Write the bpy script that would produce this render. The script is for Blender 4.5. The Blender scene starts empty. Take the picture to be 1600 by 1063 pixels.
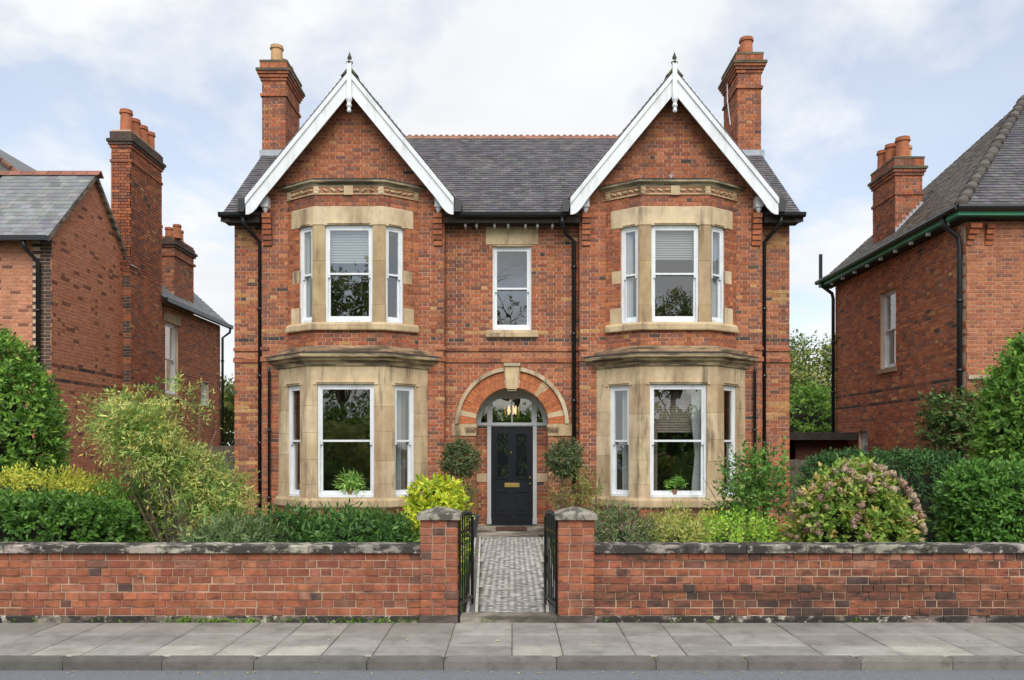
import bpy, math, random
import numpy as np
from mathutils import Vector, Matrix
R = math.radians
rng = random.Random(7)
nr = np.random.default_rng(11)
SC = bpy.context.scene
COL = SC.collection

# ------------------------------------------------------------------ camera
FPX, HZ, CD, CZ = 1250.0, 700.0, 16.23, 1.70      # focal length in photo pixels, horizon row, distance to house wall, eye height
cam = bpy.data.cameras.new('camera'); camo = bpy.data.objects.new('camera', cam); COL.objects.link(camo)
camo.location = (0, -CD, CZ); camo.rotation_euler = (R(90), 0, 0)
cam.sensor_width = 36; cam.lens = 36*FPX/1600; cam.shift_y = (HZ-531.5)/1600; cam.clip_end = 3000; cam.clip_start = .05
SC.camera = camo
# ------------------------------------------------------------------ sky
SUN_EL, SUN_AZ = 44, 6            # degrees; azimuth to the right of straight behind the camera
w = bpy.data.worlds.new('World'); SC.world = w; w.use_nodes = True
nt = w.node_tree; N = nt.nodes; L = nt.links
bg = N['Background']; bg.inputs['Strength'].default_value = 0.1
sky = N.new('ShaderNodeTexSky'); sky.sky_type = 'NISHITA'; sky.sun_disc = False
sky.sun_elevation = R(SUN_EL); sky.sun_rotation = R(180-SUN_AZ); sky.air_density = 1.0; sky.dust_density = 1.0
tc = N.new('ShaderNodeTexCoord'); sep = N.new('ShaderNodeSeparateXYZ'); L.new(tc.outputs['Generated'], sep.inputs[0])
ab = N.new('ShaderNodeMath'); ab.operation = 'ABSOLUTE'; L.new(sep.outputs['Z'], ab.inputs[0])
ad = N.new('ShaderNodeMath'); ad.operation = 'ADD'; ad.inputs[1].default_value = .22; L.new(ab.outputs[0], ad.inputs[0])
dx = N.new('ShaderNodeMath'); dx.operation = 'DIVIDE'; L.new(sep.outputs['X'], dx.inputs[0]); L.new(ad.outputs[0], dx.inputs[1])
dy = N.new('ShaderNodeMath'); dy.operation = 'DIVIDE'; L.new(sep.outputs['Y'], dy.inputs[0]); L.new(ad.outputs[0], dy.inputs[1])
cmb = N.new('ShaderNodeCombineXYZ'); L.new(dx.outputs[0], cmb.inputs['X']); L.new(dy.outputs[0], cmb.inputs['Y'])
cn = N.new('ShaderNodeTexNoise'); cn.inputs['Scale'].default_value = 1.05; cn.inputs['Detail'].default_value = 9; cn.inputs['Roughness'].default_value = .56
cn.inputs['Distortion'].default_value = .25
L.new(cmb.outputs[0], cn.inputs['Vector'])
cr = N.new('ShaderNodeValToRGB'); cr.color_ramp.elements[0].position = .43; cr.color_ramp.elements[1].position = .52
cr.color_ramp.elements[0].color = (.48, .48, .48, 1); cr.color_ramp.elements[1].color = (1, 1, 1, 1)
L.new(cn.outputs['Fac'], cr.inputs[0])
cn2 = N.new('ShaderNodeTexNoise'); cn2.inputs['Scale'].default_value = 2.1; cn2.inputs['Detail'].default_value = 6
L.new(cmb.outputs[0], cn2.inputs['Vector'])
cc = N.new('ShaderNodeValToRGB'); cc.color_ramp.elements[0].position = .3; cc.color_ramp.elements[1].position = .7
cc.color_ramp.elements[0].color = (4.25, 4.38, 4.6, 1); cc.color_ramp.elements[1].color = (5.0, 5.02, 5.02, 1)
L.new(cn2.outputs['Fac'], cc.inputs[0])
mx = N.new('ShaderNodeMix'); mx.data_type = 'RGBA'
L.new(cr.outputs[0], mx.inputs[0]); L.new(sky.outputs[0], mx.inputs[6]); L.new(cc.outputs[0], mx.inputs[7]); L.new(mx.outputs[2], bg.inputs['Color'])
# ------------------------------------------------------------------ sun and exposure
sl = bpy.data.lights.new('sun', 'SUN'); sl.energy = 1.5; sl.angle = R(50); sl.color = (1, .96, .9)
so = bpy.data.objects.new('sun', sl); COL.objects.link(so)
sd = Vector((math.sin(R(SUN_AZ))*math.cos(R(SUN_EL)), -math.cos(R(SUN_AZ))*math.cos(R(SUN_EL)), math.sin(R(SUN_EL))))
so.rotation_euler = sd.to_track_quat('Z', 'Y').to_euler(); so.location = (6, -20, 20)
SC.view_settings.view_transform = 'Standard'; SC.view_settings.look = 'None'; SC.view_settings.gamma = 1
SC.view_settings.exposure = 1.02; SC.view_settings.use_curve_mapping = False
SC.cycles.max_bounces = 8; SC.cycles.transparent_max_bounces = 16

# ------------------------------------------------------------------ helpers: photo pixel -> metres at depth y
def PX(px, y=0.): return (px-800)*(CD+y)/FPX
def PZ(py, y=0.): return CZ+(HZ-py)*(CD+y)/FPX

# ------------------------------------------------------------------ materials
def ramp(nt, inp, p0, p1, c0=(0,0,0,1), c1=(1,1,1,1)):
    r = nt.nodes.new('ShaderNodeValToRGB'); e = r.color_ramp.elements
    e[0].position, e[1].position = p0, p1; e[0].color, e[1].color = c0, c1
    nt.links.new(inp, r.inputs[0]); return r.outputs[0]
def noise(nt, vec, scale, detail=5, rough=.6, stretch=None):
    n = nt.nodes.new('ShaderNodeTexNoise'); n.inputs['Scale'].default_value = scale
    n.inputs['Detail'].default_value = detail; n.inputs['Roughness'].default_value = rough
    if stretch:
        m = nt.nodes.new('ShaderNodeMapping'); m.inputs['Scale'].default_value = stretch
        nt.links.new(vec, m.inputs[0]); vec = m.outputs[0]
    nt.links.new(vec, n.inputs['Vector']); return n.outputs['Fac']
def mixc(nt, f, a, b, mode='MIX'):
    m = nt.nodes.new('ShaderNodeMix'); m.data_type = 'RGBA'; m.blend_type = mode
    for s, v in ((0, f), (6, a), (7, b)):
        if hasattr(v, 'is_linked'): nt.links.new(v, m.inputs[s])
        elif s == 0: m.inputs[0].default_value = v
        else: m.inputs[s].default_value = (*v[:3], 1)
    return m.outputs[2]
def pmat(name, base=(.5,.5,.5), src=None, var=.25, vscale=6, rough=.85, bump=.0, bscale=60, stains=(), metallic=0, spec=.3, trans=0):
    """stains: (colour, scale, p0, p1, strength, stretch)"""
    m = bpy.data.materials.new(name); m.use_nodes = True; nt = m.node_tree
    b = nt.nodes['Principled BSDF']; b.inputs['Roughness'].default_value = rough
    b.inputs['Metallic'].default_value = metallic; b.inputs['Specular IOR Level'].default_value = spec
    g = nt.nodes.new('ShaderNodeNewGeometry').outputs['Position']
    if src == 'attr':
        a = nt.nodes.new('ShaderNodeAttribute'); a.attribute_name = 'tint'; col = a.outputs['Color']
    elif src == 'obj':
        col = nt.nodes.new('ShaderNodeObjectInfo').outputs['Color']
    else:
        rgb = nt.nodes.new('ShaderNodeRGB'); rgb.outputs[0].default_value = (*base, 1); col = rgb.outputs[0]
    if var:
        v = ramp(nt, noise(nt, g, vscale), .25, .75, (1-var,)*3+(1,), (1+var,)*3+(1,))
        col = mixc(nt, 1., col, v, 'MULTIPLY')
    for sc_, scl, p0, p1, st, stretch in stains:
        f = ramp(nt, noise(nt, g, scl, 6, .65, stretch), p0, p1, (0,0,0,1), (st,)*3+(1,))
        col = mixc(nt, f, col, sc_)
    nt.links.new(col, b.inputs['Base Color'])
    if bump:
        bn = nt.nodes.new('ShaderNodeBump'); bn.inputs['Strength'].default_value = bump; bn.inputs['Distance'].default_value = .01
        nt.links.new(noise(nt, g, bscale, 4), bn.inputs['Height']); nt.links.new(bn.outputs[0], b.inputs['Normal'])
    if trans:
        t = nt.nodes.new('ShaderNodeBsdfTranslucent'); nt.links.new(col, t.inputs['Color'])
        ms = nt.nodes.new('ShaderNodeMixShader'); ms.inputs[0].default_value = trans
        nt.links.new(b.outputs[0], ms.inputs[1]); nt.links.new(t.outputs[0], ms.inputs[2])
        nt.links.new(ms.outputs[0], nt.nodes['Material Output'].inputs['Surface'])
    return m
SOOT = (.035,.026,.022)
soot = [(SOOT, .8, .52, .74, .62, (1,1,.35)), (SOOT, 3.2, .58, .72, .5, (1,1,.18)), ((.5,.42,.34), 9, .66, .8, .35, None)]
M = {}
M['brick'] = pmat('brick', src='attr', var=.42, vscale=22, bump=.35, bscale=90, stains=soot)
M['brick1'] = pmat('brick_single', src='obj', var=.42, vscale=22, bump=.35, bscale=90, stains=soot)
M['brickc'] = pmat('brick_neighbour', src='attr', var=.3, vscale=20, bump=.35, bscale=90, stains=[(SOOT, .7, .60, .8, .4, (1,1,.4))])
M['brickc1'] = pmat('brick_neighbour_single', src='obj', var=.3, vscale=20, bump=.35, bscale=90, stains=[(SOOT, .7, .60, .8, .4, (1,1,.4))])
M['mortarc'] = pmat('mortar_neighbour', (.60,.43,.31), var=.2, vscale=3)
M['gbrick'] = pmat('garden_brick', src='obj', var=.35, vscale=11, bump=.5, bscale=70,
                   stains=[((.09,.055,.042), 2.2, .52, .70, .65, (.5,1,1.8)), ((.04,.033,.03), 9, .57, .69, .6, (.6,1,1.4)), ((.42,.25,.175), 6, .56, .74, .4, None)])
M['mortar'] = pmat('mortar', (.60,.43,.31), var=.25, vscale=3, stains=[((.12,.09,.07), 1.0, .54, .72, .75, None)], bump=.3)
M['gmortar'] = pmat('garden_mortar', (.48,.34,.245), var=.4, vscale=5, stains=[((.06,.05,.045), 2.4, .5, .68, .8, None)], bump=.4)
M['stone'] = pmat('bath_stone', src='attr', var=.16, vscale=5, bump=.25, bscale=40,
                  stains=[((.22,.13,.06), 1.5, .43, .66, .66, (1,1,.3)), ((.07,.05,.035), 5.0, .54, .68, .68, (1,1,.16))])
M['wstone'] = pmat('weathered_stone', src='attr', var=.25, vscale=7, bump=.5, bscale=40,
                  stains=[((.055,.048,.036), 4.5, .42, .58, .85, (.3,.5,2.4)), ((.25,.25,.13), 6, .62, .72, .6, None)])
M['coping'] = pmat('coping_stone', src='obj', var=.25, vscale=8, bump=.6, bscale=50,
                  stains=[((.028,.026,.024), 5.5, .40, .50, .93, (.6,1,1.2)), ((.52,.49,.42), 11, .57, .64, .8, None)])
M['capstone'] = pmat('cap_stone', src='attr', var=.25, vscale=9, bump=.6, bscale=40, stains=[((.05,.046,.04), 9, .43, .55, .88, None), ((.5,.48,.4), 14, .60, .68, .6, None)])
M['gbrick2'] = pmat('garden_brick_sooty', src='obj', var=.35, vscale=11, bump=.5, bscale=70,
                   stains=[((.05,.036,.03), 2.2, .45, .63, .82, (.5,1,2.0)), ((.03,.027,.025), 9, .52, .64, .7, (.6,1,1.6)), ((.42,.27,.2), 7, .62, .8, .5, None)])
M['slate'] = pmat('slate', src='attr', var=.25, vscale=4, rough=.5, bump=.2, stains=[((.21,.2,.19), 1.5, .55, .75, .5, (.6,1,1))], spec=.45)
M['slate1'] = pmat('slate_single', src='obj', var=.25, vscale=4, rough=.5, bump=.2, spec=.45, stains=[((.2,.2,.19), 2.5, .6, .75, .5, None)])
M['terracotta'] = pmat('terracotta', src='attr', var=.3, vscale=8, stains=[((.07,.06,.05), 4, .55, .75, .6, None)])
M['white'] = pmat('white_paint', (.74,.765,.79), var=.07, vscale=3, rough=.45, stains=[((.30,.30,.26), 5, .52, .72, .45, (1,1,.22))])
M['grey_paint'] = pmat('grey_paint', (.46,.47,.48), var=.1, vscale=4, rough=.5)
M['black'] = pmat('black_iron', (.012,.013,.015), var=.2, rough=.35, spec=.5)
M['door'] = pmat('door_paint', (.007,.009,.015), var=.1, rough=.28, spec=.5)
M['green_paint'] = pmat('green_paint', (.10,.36,.22), var=.1, rough=.5)
M['brass'] = pmat('brass', (.75,.52,.18), var=.1, rough=.3, metallic=1)
M['lead'] = pmat('lead', (.36,.39,.43), var=.2, rough=.55)
M['dark_wood'] = pmat('dark_wood', (.05,.04,.035), var=.3, rough=.8)
M['room'] = pmat('room_wall', (.30,.27,.23), var=.05)
M['floor'] = pmat('room_floor', (.10,.06,.035), var=.2)
M['curtain'] = pmat('curtain', (.72,.73,.76), var=.06, trans=.3)
M['drape'] = pmat('drape', (.42,.33,.29), var=.1, trans=.2)
M['blind'] = pmat('blind', (.60,.62,.61), var=.04, trans=.35)
M['leaf'] = pmat('leaf', src='attr', var=.18, vscale=3, rough=.45, trans=.33, spec=.4)
M['leafobj'] = pmat('leaf_obj', src='obj', var=.2, vscale=20, rough=.8)
M['bark'] = pmat('bark', (.14,.10,.07), var=.4, vscale=18, bump=.6)
M['filler'] = pmat('inner_filler', (.022,.028,.014), var=.5, vscale=15)
M['soil'] = pmat('soil', (.055,.04,.028), var=.4, vscale=10, bump=.6)
M['grass'] = pmat('grass_ground', (.07,.13,.03), var=.35, vscale=15, bump=.6)
M['asphalt'] = pmat('asphalt', (.175,.185,.20), var=.28, vscale=60, rough=.85, bump=.5, bscale=220, stains=[((.2,.2,.2), 130, .6, .7, .5, None)])
M['slab'] = pmat('paving_slab', src='obj', var=.16, vscale=5, bump=.3, bscale=120,
                 stains=[((.13,.12,.105), 2.6, .46, .66, .5, None), ((.10,.095,.085), 26, .60, .68, .5, None), ((.42,.41,.38), 60, .60, .70, .4, None)])
M['kerb'] = pmat('kerb_granite', src='obj', var=.2, vscale=7, bump=.4, bscale=90, stains=[((.07,.065,.06), 4, .52, .7, .6, (1,1,2))])
M['joint'] = pmat('joint_dirt', (.075,.075,.05), var=.4, vscale=20, stains=[((.09,.14,.03), 5, .5, .62, .8, None)])
M['tile'] = pmat('path_tile', src='attr', var=.2, vscale=9, rough=.6, bump=.2)
M['tile1'] = pmat('path_tile_single', src='obj', var=.2, vscale=9, rough=.6, bump=.2)
M['pot_grey'] = pmat('pot_glaze', (.06,.075,.09), var=.2, rough=.4)
M['mat'] = pmat('coir', (.09,.045,.03), var=.4, vscale=40)
M['fence'] = pmat('fence_wood', (.13,.11,.085), var=.35, vscale=7, stains=[((.05,.05,.04), 5, .5, .7, .5, (4,4,.5))])
def glass_mat():
    m = bpy.data.materials.new('window_glass'); m.use_nodes = True; nt = m.node_tree; nt.nodes.remove(nt.nodes['Principled BSDF'])
    t = nt.nodes.new('ShaderNodeBsdfTransparent'); t.inputs[0].default_value = (.86,.9,.88,1)
    g = nt.nodes.new('ShaderNodeBsdfGlossy'); g.inputs['Roughness'].default_value = .0
    lw_ = nt.nodes.new('ShaderNodeLayerWeight'); lw_.inputs['Blend'].default_value = .5
    pw_ = nt.nodes.new('ShaderNodeMath'); pw_.operation = 'POWER'; pw_.inputs[1].default_value = 4; nt.links.new(lw_.outputs['Facing'], pw_.inputs[0])
    f = nt.nodes.new('ShaderNodeMapRange'); f.inputs['To Min'].default_value = .24; f.inputs['To Max'].default_value = 1.; nt.links.new(pw_.outputs[0], f.inputs['Value'])
    p = nt.nodes.new('ShaderNodeNewGeometry').outputs['Position']
    b = nt.nodes.new('ShaderNodeBump'); b.inputs['Strength'].default_value = .25; b.inputs['Distance'].default_value = .01
    nt.links.new(noise(nt, p, 1.6, 2), b.inputs['Height']); nt.links.new(b.outputs[0], g.inputs['Normal'])
    s = nt.nodes.new('ShaderNodeMixShader'); nt.links.new(f.outputs[0], s.inputs[0]); nt.links.new(t.outputs[0], s.inputs[1]); nt.links.new(g.outputs[0], s.inputs[2])
    nt.links.new(s.outputs[0], nt.nodes['Material Output'].inputs[0]); return m
M['glass'] = glass_mat()
def emis(name, c, s):
    m = bpy.data.materials.new(name); m.use_nodes = True; b = m.node_tree.nodes['Principled BSDF']
    b.inputs['Base Color'].default_value = (*c, 1); b.inputs['Emission Color'].default_value = (*c, 1); b.inputs['Emission Strength'].default_value = s; return m
M['bulb'] = emis('lamp_bulb', (1, .74, .42), .65)

# ------------------------------------------------------------------ mesh building
class Frame:
    def __init__(s, o, u, n=None, v=(0,0,1)):
        s.o = Vector(o); s.u = Vector(u).normalized(); s.v = Vector(v).normalized()
        s.n = Vector(n).normalized() if n is not None else s.u.cross(s.v)
    def p(s, a, b, c=0.): return s.o+s.u*a+s.v*b+s.n*c
FR = Frame((0,0,0), (1,0,0))                     # main wall: u = x, v = z, n = -y (towards the street)
class MB:
    def __init__(s): s.V = []; s.F = []; s.C = []
    def add(s, vs, fs, col=(.5,.5,.5)):
        k = len(s.V); s.V.extend([tuple(v) for v in vs]); s.F.extend([tuple(i+k for i in f) for f in fs]); s.C.extend([col]*len(fs)); return s
    def box(s, x0, x1, y0, y1, z0, z1, col=(.5,.5,.5)):
        vs = [(x,y,z) for z in (z0,z1) for y in (y0,y1) for x in (x0,x1)]
        return s.add(vs, [(0,2,3,1),(4,5,7,6),(0,1,5,4),(2,6,7,3),(0,4,6,2),(1,3,7,5)], col)
    def fbox(s, f, u0, u1, v0, v1, w0, w1, col=(.5,.5,.5), back=True):
        vs = [f.p(a,b,c) for c in (w0,w1) for b in (v0,v1) for a in (u0,u1)]
        fs = [(4,5,7,6),(0,1,5,4),(2,6,7,3),(0,4,6,2),(1,3,7,5)]
        if back: fs.append((0,2,3,1))
        return s.add(vs, fs, col)
    def prism(s, pts, lo, hi, col=(.5,.5,.5)):
        """pts: list of (x,y) plan, extruded lo..hi in z"""
        n = len(pts); vs = [(x,y,lo) for x,y in pts]+[(x,y,hi) for x,y in pts]
        return s.add(vs, [tuple(range(n))[::-1], tuple(range(n,2*n))]+[(i,(i+1)%n,n+(i+1)%n,n+i) for i in range(n)], col)
    def fprism(s, f, pts, w0, w1, col=(.5,.5,.5)):
        n = len(pts); vs = [f.p(a,b,w0) for a,b in pts]+[f.p(a,b,w1) for a,b in pts]
        return s.add(vs, [tuple(range(n))[::-1], tuple(range(n,2*n))]+[(i,(i+1)%n,n+(i+1)%n,n+i) for i in range(n)], col)
    def tube(s, pts, r, n=8, col=(.5,.5,.5)):
        pts = [Vector(p) for p in pts]; rs = r if isinstance(r, (list,tuple)) else [r]*len(pts); vs = []
        for i, p in enumerate(pts):
            d = (pts[min(i+1,len(pts)-1)]-pts[max(i-1,0)]).normalized()
            a = d.orthogonal().normalized() if i == 0 else (a-d*a.dot(d)).normalized()
            b = d.cross(a)
            vs += [p+(a*math.cos(t)+b*math.sin(t))*rs[i] for t in [2*math.pi*k/n for k in range(n)]]
        fs = [(i*n+k, i*n+(k+1)%n, (i+1)*n+(k+1)%n, (i+1)*n+k) for i in range(len(pts)-1) for k in range(n)]
        fs += [tuple(range(n))[::-1], tuple(range((len(pts)-1)*n, len(pts)*n))]
        return s.add(vs, fs, col)
    def lathe(s, prof, cx, cy, n=14, col=(.5,.5,.5)):
        vs = [(cx+r*math.cos(2*math.pi*k/n), cy+r*math.sin(2*math.pi*k/n), z) for r,z in prof for k in range(n)]
        fs = [(i*n+k, i*n+(k+1)%n, (i+1)*n+(k+1)%n, (i+1)*n+k) for i in range(len(prof)-1) for k in range(n)]
        fs += [tuple(range(n))[::-1], tuple(range((len(prof)-1)*n, len(prof)*n))]
        return s.add(vs, fs, col)
    def build(s, name, mat, parent=None, smooth=False):
        me = bpy.data.meshes.new(name); me.from_pydata(s.V, [], s.F)
        a = me.attributes.new('tint', 'FLOAT_COLOR', 'FACE')
        a.data.foreach_set('color', np.array([(*c[:3],1) for c in s.C], dtype=np.float32).ravel())
        return link(name, me, mat, parent, smooth)
def link(name, me, mat, parent=None, smooth=False):
    if mat and not me.materials: me.materials.append(M[mat] if isinstance(mat, str) else mat)
    if smooth: me.polygons.foreach_set('use_smooth', [True]*len(me.polygons))
    me.update(); o = bpy.data.objects.new(name, me); COL.objects.link(o)
    if parent: adopt(o, parent)
    return o
def wloc(o):
    v = Vector(o.location)
    while o.parent: o = o.parent; v = v+o.location
    return v
def adopt(o, parent):
    o.parent = parent; l = ROOT.get(parent.name, Vector((0,0,0))); o.matrix_parent_inverse = Matrix.Translation(-l)
ROOT = {}
def empty(name, loc=(0,0,0), parent=None):
    o = bpy.data.objects.new(name, None); COL.objects.link(o); o.empty_display_size = .2
    if parent is None: o.location = loc; ROOT[o.name] = Vector(loc)
    else: adopt(o, parent); ROOT[o.name] = Vector((0,0,0)) ; o.matrix_parent_inverse = Matrix.Translation(-ROOT[parent.name])
    return o
def tag(o, label, cat, group=None):
    o['label'] = label; o['category'] = cat
    if group: o['group'] = group
    return o
def struct(o): o['kind'] = 'structure'; return o
def stuff(o): o['kind'] = 'stuff'; return o
def jit(c, a=.12):
    k = 1+rng.uniform(-a, a); return (c[0]*k, c[1]*k*(1+rng.uniform(-a,a)*.4), c[2]*k*(1+rng.uniform(-a,a)*.4))

# unit brick with small chamfer on the outer face, shared by all single bricks
def unit_block(name, mat, ch=.04):
    b = MB(); a = .5; c = .5-ch
    vs = [(-a,-a,-a),(a,-a,-a),(a,a,-a),(-a,a,-a), (-a,-a,a-.12),(a,-a,a-.12),(a,a,a-.12),(-a,a,a-.12), (-c,-c*.94,a),(c,-c*.94,a),(c,c*.94,a),(-c,c*.94,a)]
    fs = [(0,3,2,1),(8,9,10,11)]+[(i,(i+1)%4,4+(i+1)%4,4+i) for i in range(4)]+[(4+i,4+(i+1)%4,8+(i+1)%4,8+i) for i in range(4)]
    me = bpy.data.meshes.new(name); me.from_pydata(vs, [], fs); me.materials.append(M[mat]); return me
UB = {k: unit_block(k, k) for k in ('brick1','brickc1','gbrick','gbrick2','slab','coping','kerb','tile1','slate1')}
def block(name, mesh, f, u0, u1, v0, v1, w0, w1, col, parent):
    """one piece, sharing its mesh; local x,y,z = frame u,v,n"""
    o = bpy.data.objects.new(name, UB[mesh]); COL.objects.link(o)
    c = f.p((u0+u1)/2, (v0+v1)/2, (w0+w1)/2)
    m = Matrix((f.u*(u1-u0), f.v*(v1-v0), f.n*(w1-w0))).transposed().to_4x4(); m.translation = c
    o.parent = parent; o.matrix_parent_inverse = Matrix.Translation(-ROOT[parent.name]); o.matrix_basis = m
    o.color = (*col, 1); return o

# ------------------------------------------------------------------ coursed work: bricks and tiles
def scan(poly, v):
    xs = []
    for (a, b), (c, d) in zip(poly, poly[1:]+poly[:1]):
        if (b <= v < d) or (d <= v < b): xs.append(a+(v-b)*(c-a)/(d-b))
    xs.sort(); return [(xs[i], xs[i+1]) for i in range(0, len(xs)-1, 2)]
def minus(iv, h):
    out = []
    for a, b in iv:
        if h[1] <= a or h[0] >= b: out.append((a,b)); continue
        if h[0] > a: out.append((a, h[0]))
        if h[1] < b: out.append((h[1], b))
    return out
CP = .0755
RED = [(.365,.124,.058),(.34,.108,.050),(.295,.095,.046),(.41,.146,.068),(.26,.084,.045),(.38,.136,.066),(.35,.106,.048)]
BROWN = [(.235,.092,.058),(.20,.085,.058),(.27,.108,.066)]
DARK = [(.085,.058,.048),(.07,.052,.045),(.11,.066,.05)]
BUFF = [(.44,.22,.085),(.47,.26,.11),(.40,.18,.07)]
def red(u, v, k=.16):
    r = rng.random()
    if r < k: return jit(rng.choice(BROWN))
    if r < k+.012: return jit(rng.choice(DARK))
    if r < k+.03: return jit(rng.choice(BUFF))
    return jit(rng.choice(RED), .14)
def bricks(f, poly, holes=(), colour=red, store=None, base=0., J=.0055):
    """lay Flemish bond over poly (u,v); holes: functions v -> (u0,u1) or None"""
    v0 = min(p[1] for p in poly); v1 = max(p[1] for p in poly); j = math.floor((v0-base)/CP)
    while base+j*CP < v1:
        va = base+j*CP; vc = va+CP/2; iv = scan(poly, vc)
        for h in holes:
            q = h(vc)
            if q: iv = minus(iv, q)
        for a, b in iv:
            ph = (.337/2 if j % 2 else 0)
            k = math.floor((a-ph)/.337); x = ph+k*.337; st = True
            run = []
            while x < b:
                l = .225 if st else .112
                p, q = max(a, x), min(b, x+l)
                if q > p+1e-5:
                    if run and (q-p < .05 or run[-1][1]-run[-1][0] < .05): run[-1] = (run[-1][0], q)   # closers merge
                    else: run.append((p, q))
                x += l; st = not st
            for p, q in run:
                if q-p < .012: continue
                pb = p+J if p > a+1e-6 else p
                qb = q-J if q < b-1e-6 else q
                store.append((f, pb, qb, max(va+J,v0), min(va+CP-J,v1+.02), rng.gauss(0,.0016), colour((p+q)/2, vc)))
        j += 1
    return store
CAM = Vector((0,-CD,CZ))
def lay(store, parent, single=300, name='brickwork', mat='brick', mat1='brick1'):
    def score(b):
        c = b[0].p((b[1]+b[2])/2, (b[3]+b[4])/2); d = CAM-c
        px = 800+c.x/(c.y+CD)*FPX; py = HZ-(c.z-CZ)/(c.y+CD)*FPX
        if not (5 < px < 1595 and 5 < py < 830): return 0
        return (b[2]-b[1])*(b[4]-b[3])*max(0, b[0].n.dot(d.normalized()))/d.length_squared
    store = sorted(store, key=score, reverse=True)
    for f,u0,u1,v0,v1,w,c in store[:single]: block('brick', mat1, f, u0, u1, v0, v1, -.03, .001+w, c, parent)
    mb = MB()
    for f,u0,u1,v0,v1,w,c in store[single:]:
        mb.fbox(f, u0, u1, v0, v1, -.02, w, c, back=False)
    return stuff(mb.build(name, mat, parent))
def tiles(f, poly, pitch, width, palette, store, th=.012, gap=.004, ja=.2):
    v0 = min(p[1] for p in poly); v1 = max(p[1] for p in poly); j = 0
    while v0+j*pitch < v1:
        va = v0+j*pitch; iv = scan(poly, min(va+pitch*.5, v1-1e-4))
        for a, b in iv:
            x = a-(width*.5 if j % 2 else 0)-rng.uniform(0,.02)
            while x < b:
                p, q = max(a,x), min(b,x+width)
                if q-p > .02: store.append((f, p+gap/2, q-gap/2, va+rng.gauss(0,.003), min(va+pitch*1.6,v1+.02), th+rng.uniform(0,.006), jit(rng.choice(palette), ja)))
                x += width
        j += 1
def lay_tiles(store, parent, name, mat='slate'):
    mb = MB()
    for f,u0,u1,v0,v1,th,c in store:
        vs = [f.p(u0,v0,.006),f.p(u1,v0,.006),f.p(u1,v0,.006+th),f.p(u0,v0,.006+th), f.p(u0,v1,-.012),f.p(u1,v1,-.012),f.p(u1,v1,.0),f.p(u0,v1,.0)]
        mb.add(vs, [(0,1,2,3),(3,2,6,7),(0,3,7,4),(1,5,6,2)], c)
    return stuff(mb.build(name, mat, parent))

# ------------------------------------------------------------------ plan polylines (bays)
def off(pts, w_, wall=None):
    """offset an open plan polyline outwards (street side) by w_; ends run into the wall line y=wall, else perpendicular"""
    P = [Vector(p) for p in pts]; n = len(P); ds = [(P[i+1]-P[i]).normalized() for i in range(n-1)]; ns = [Vector((d.y,-d.x)) for d in ds]; out = []
    for i in range(n):
        if i == 0 or i == n-1:
            k = 0 if i == 0 else n-2; q = P[i]+ns[k]*w_
            if wall is not None: q = q+ds[k]*((wall-q.y)/ds[k].y)
        else:
            a, b = ns[i-1], ns[i]; q = P[i]+(a+b)*(w_/(1+a.dot(b)))
        out.append(q)
    return out
def sweep(mb, pts, prof, wall=None, col=(.5,.5,.5)):
    """prof: closed list of (outward, z)"""
    rows = [off(pts, w_, wall) for w_, z in prof]; n = len(pts); m = len(prof); vs = []
    for i in range(n):
        for k in range(m): q = rows[k][i]; vs.append((q.x, q.y, prof[k][1]))
    fs = [(i*m+k, (i+1)*m+k, (i+1)*m+(k+1)%m, i*m+(k+1)%m) for i in range(n-1) for k in range(m)]
    fs += [tuple(range(m)), tuple(range((n-1)*m, n*m))[::-1]]
    return mb.add(vs, fs, col)

ST = [(.60,.47,.295),(.56,.435,.27),(.63,.505,.33),(.52,.395,.235)]
def stc(): return jit(rng.choice(ST), .06)
# ------------------------------------------------------------------ sash window in a frame (u across, v up, n out)
def sash(parent, f, u0, u1, v0, v1, w=-.07, bar=.055, mid=.5, horns=True):
    b = MB(); fr = .045
    b.fbox(f, u0, u0+fr, v0, v1, w-.10, w); b.fbox(f, u1-fr, u1, v0, v1, w-.10, w)
    b.fbox(f, u0+fr, u1-fr, v1-fr, v1, w-.10, w-.002); b.fbox(f, u0+fr, u1-fr, v0, v0+.05, w-.10, w+.02)
    a0, a1, b0, b1 = u0+fr, u1-fr, v0+.05, v1-fr; vm = b0+(b1-b0)*mid
    def leaf(p0, p1, wo, lo, hi):
        b.fbox(f, a0, a0+bar*.8, p0, p1, wo-.04, wo); b.fbox(f, a1-bar*.8, a1, p0, p1, wo-.04, wo)
        b.fbox(f, a0+bar*.8, a1-bar*.8, p0, p0+lo, wo-.04, wo-.001); b.fbox(f, a0+bar*.8, a1-bar*.8, p1-hi, p1, wo-.04, wo-.001)
    leaf(vm-.02, b1, w-.012, .038, .05); leaf(b0, vm+.02, w-.055, .075, .036)
    if horns:
        for a in (a0+.002, a1-bar*.8-.002): b.fbox(f, a, a+bar*.8, vm-.075, vm-.0205, w-.045, w-.014)
    o = b.build('sash_frame', 'white', parent)
    for p0, p1, wo in ((vm, b1-.04, w-.032), (b0+.06, vm, w-.075)):
        g = MB(); g.add([f.p(a0+.03,p0,wo),f.p(a1-.03,p0,wo),f.p(a1-.03,p1,wo),f.p(a0+.03,p1,wo)], [(0,1,2,3)]); g.build('glass_pane', 'glass', parent)
    return o

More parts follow.
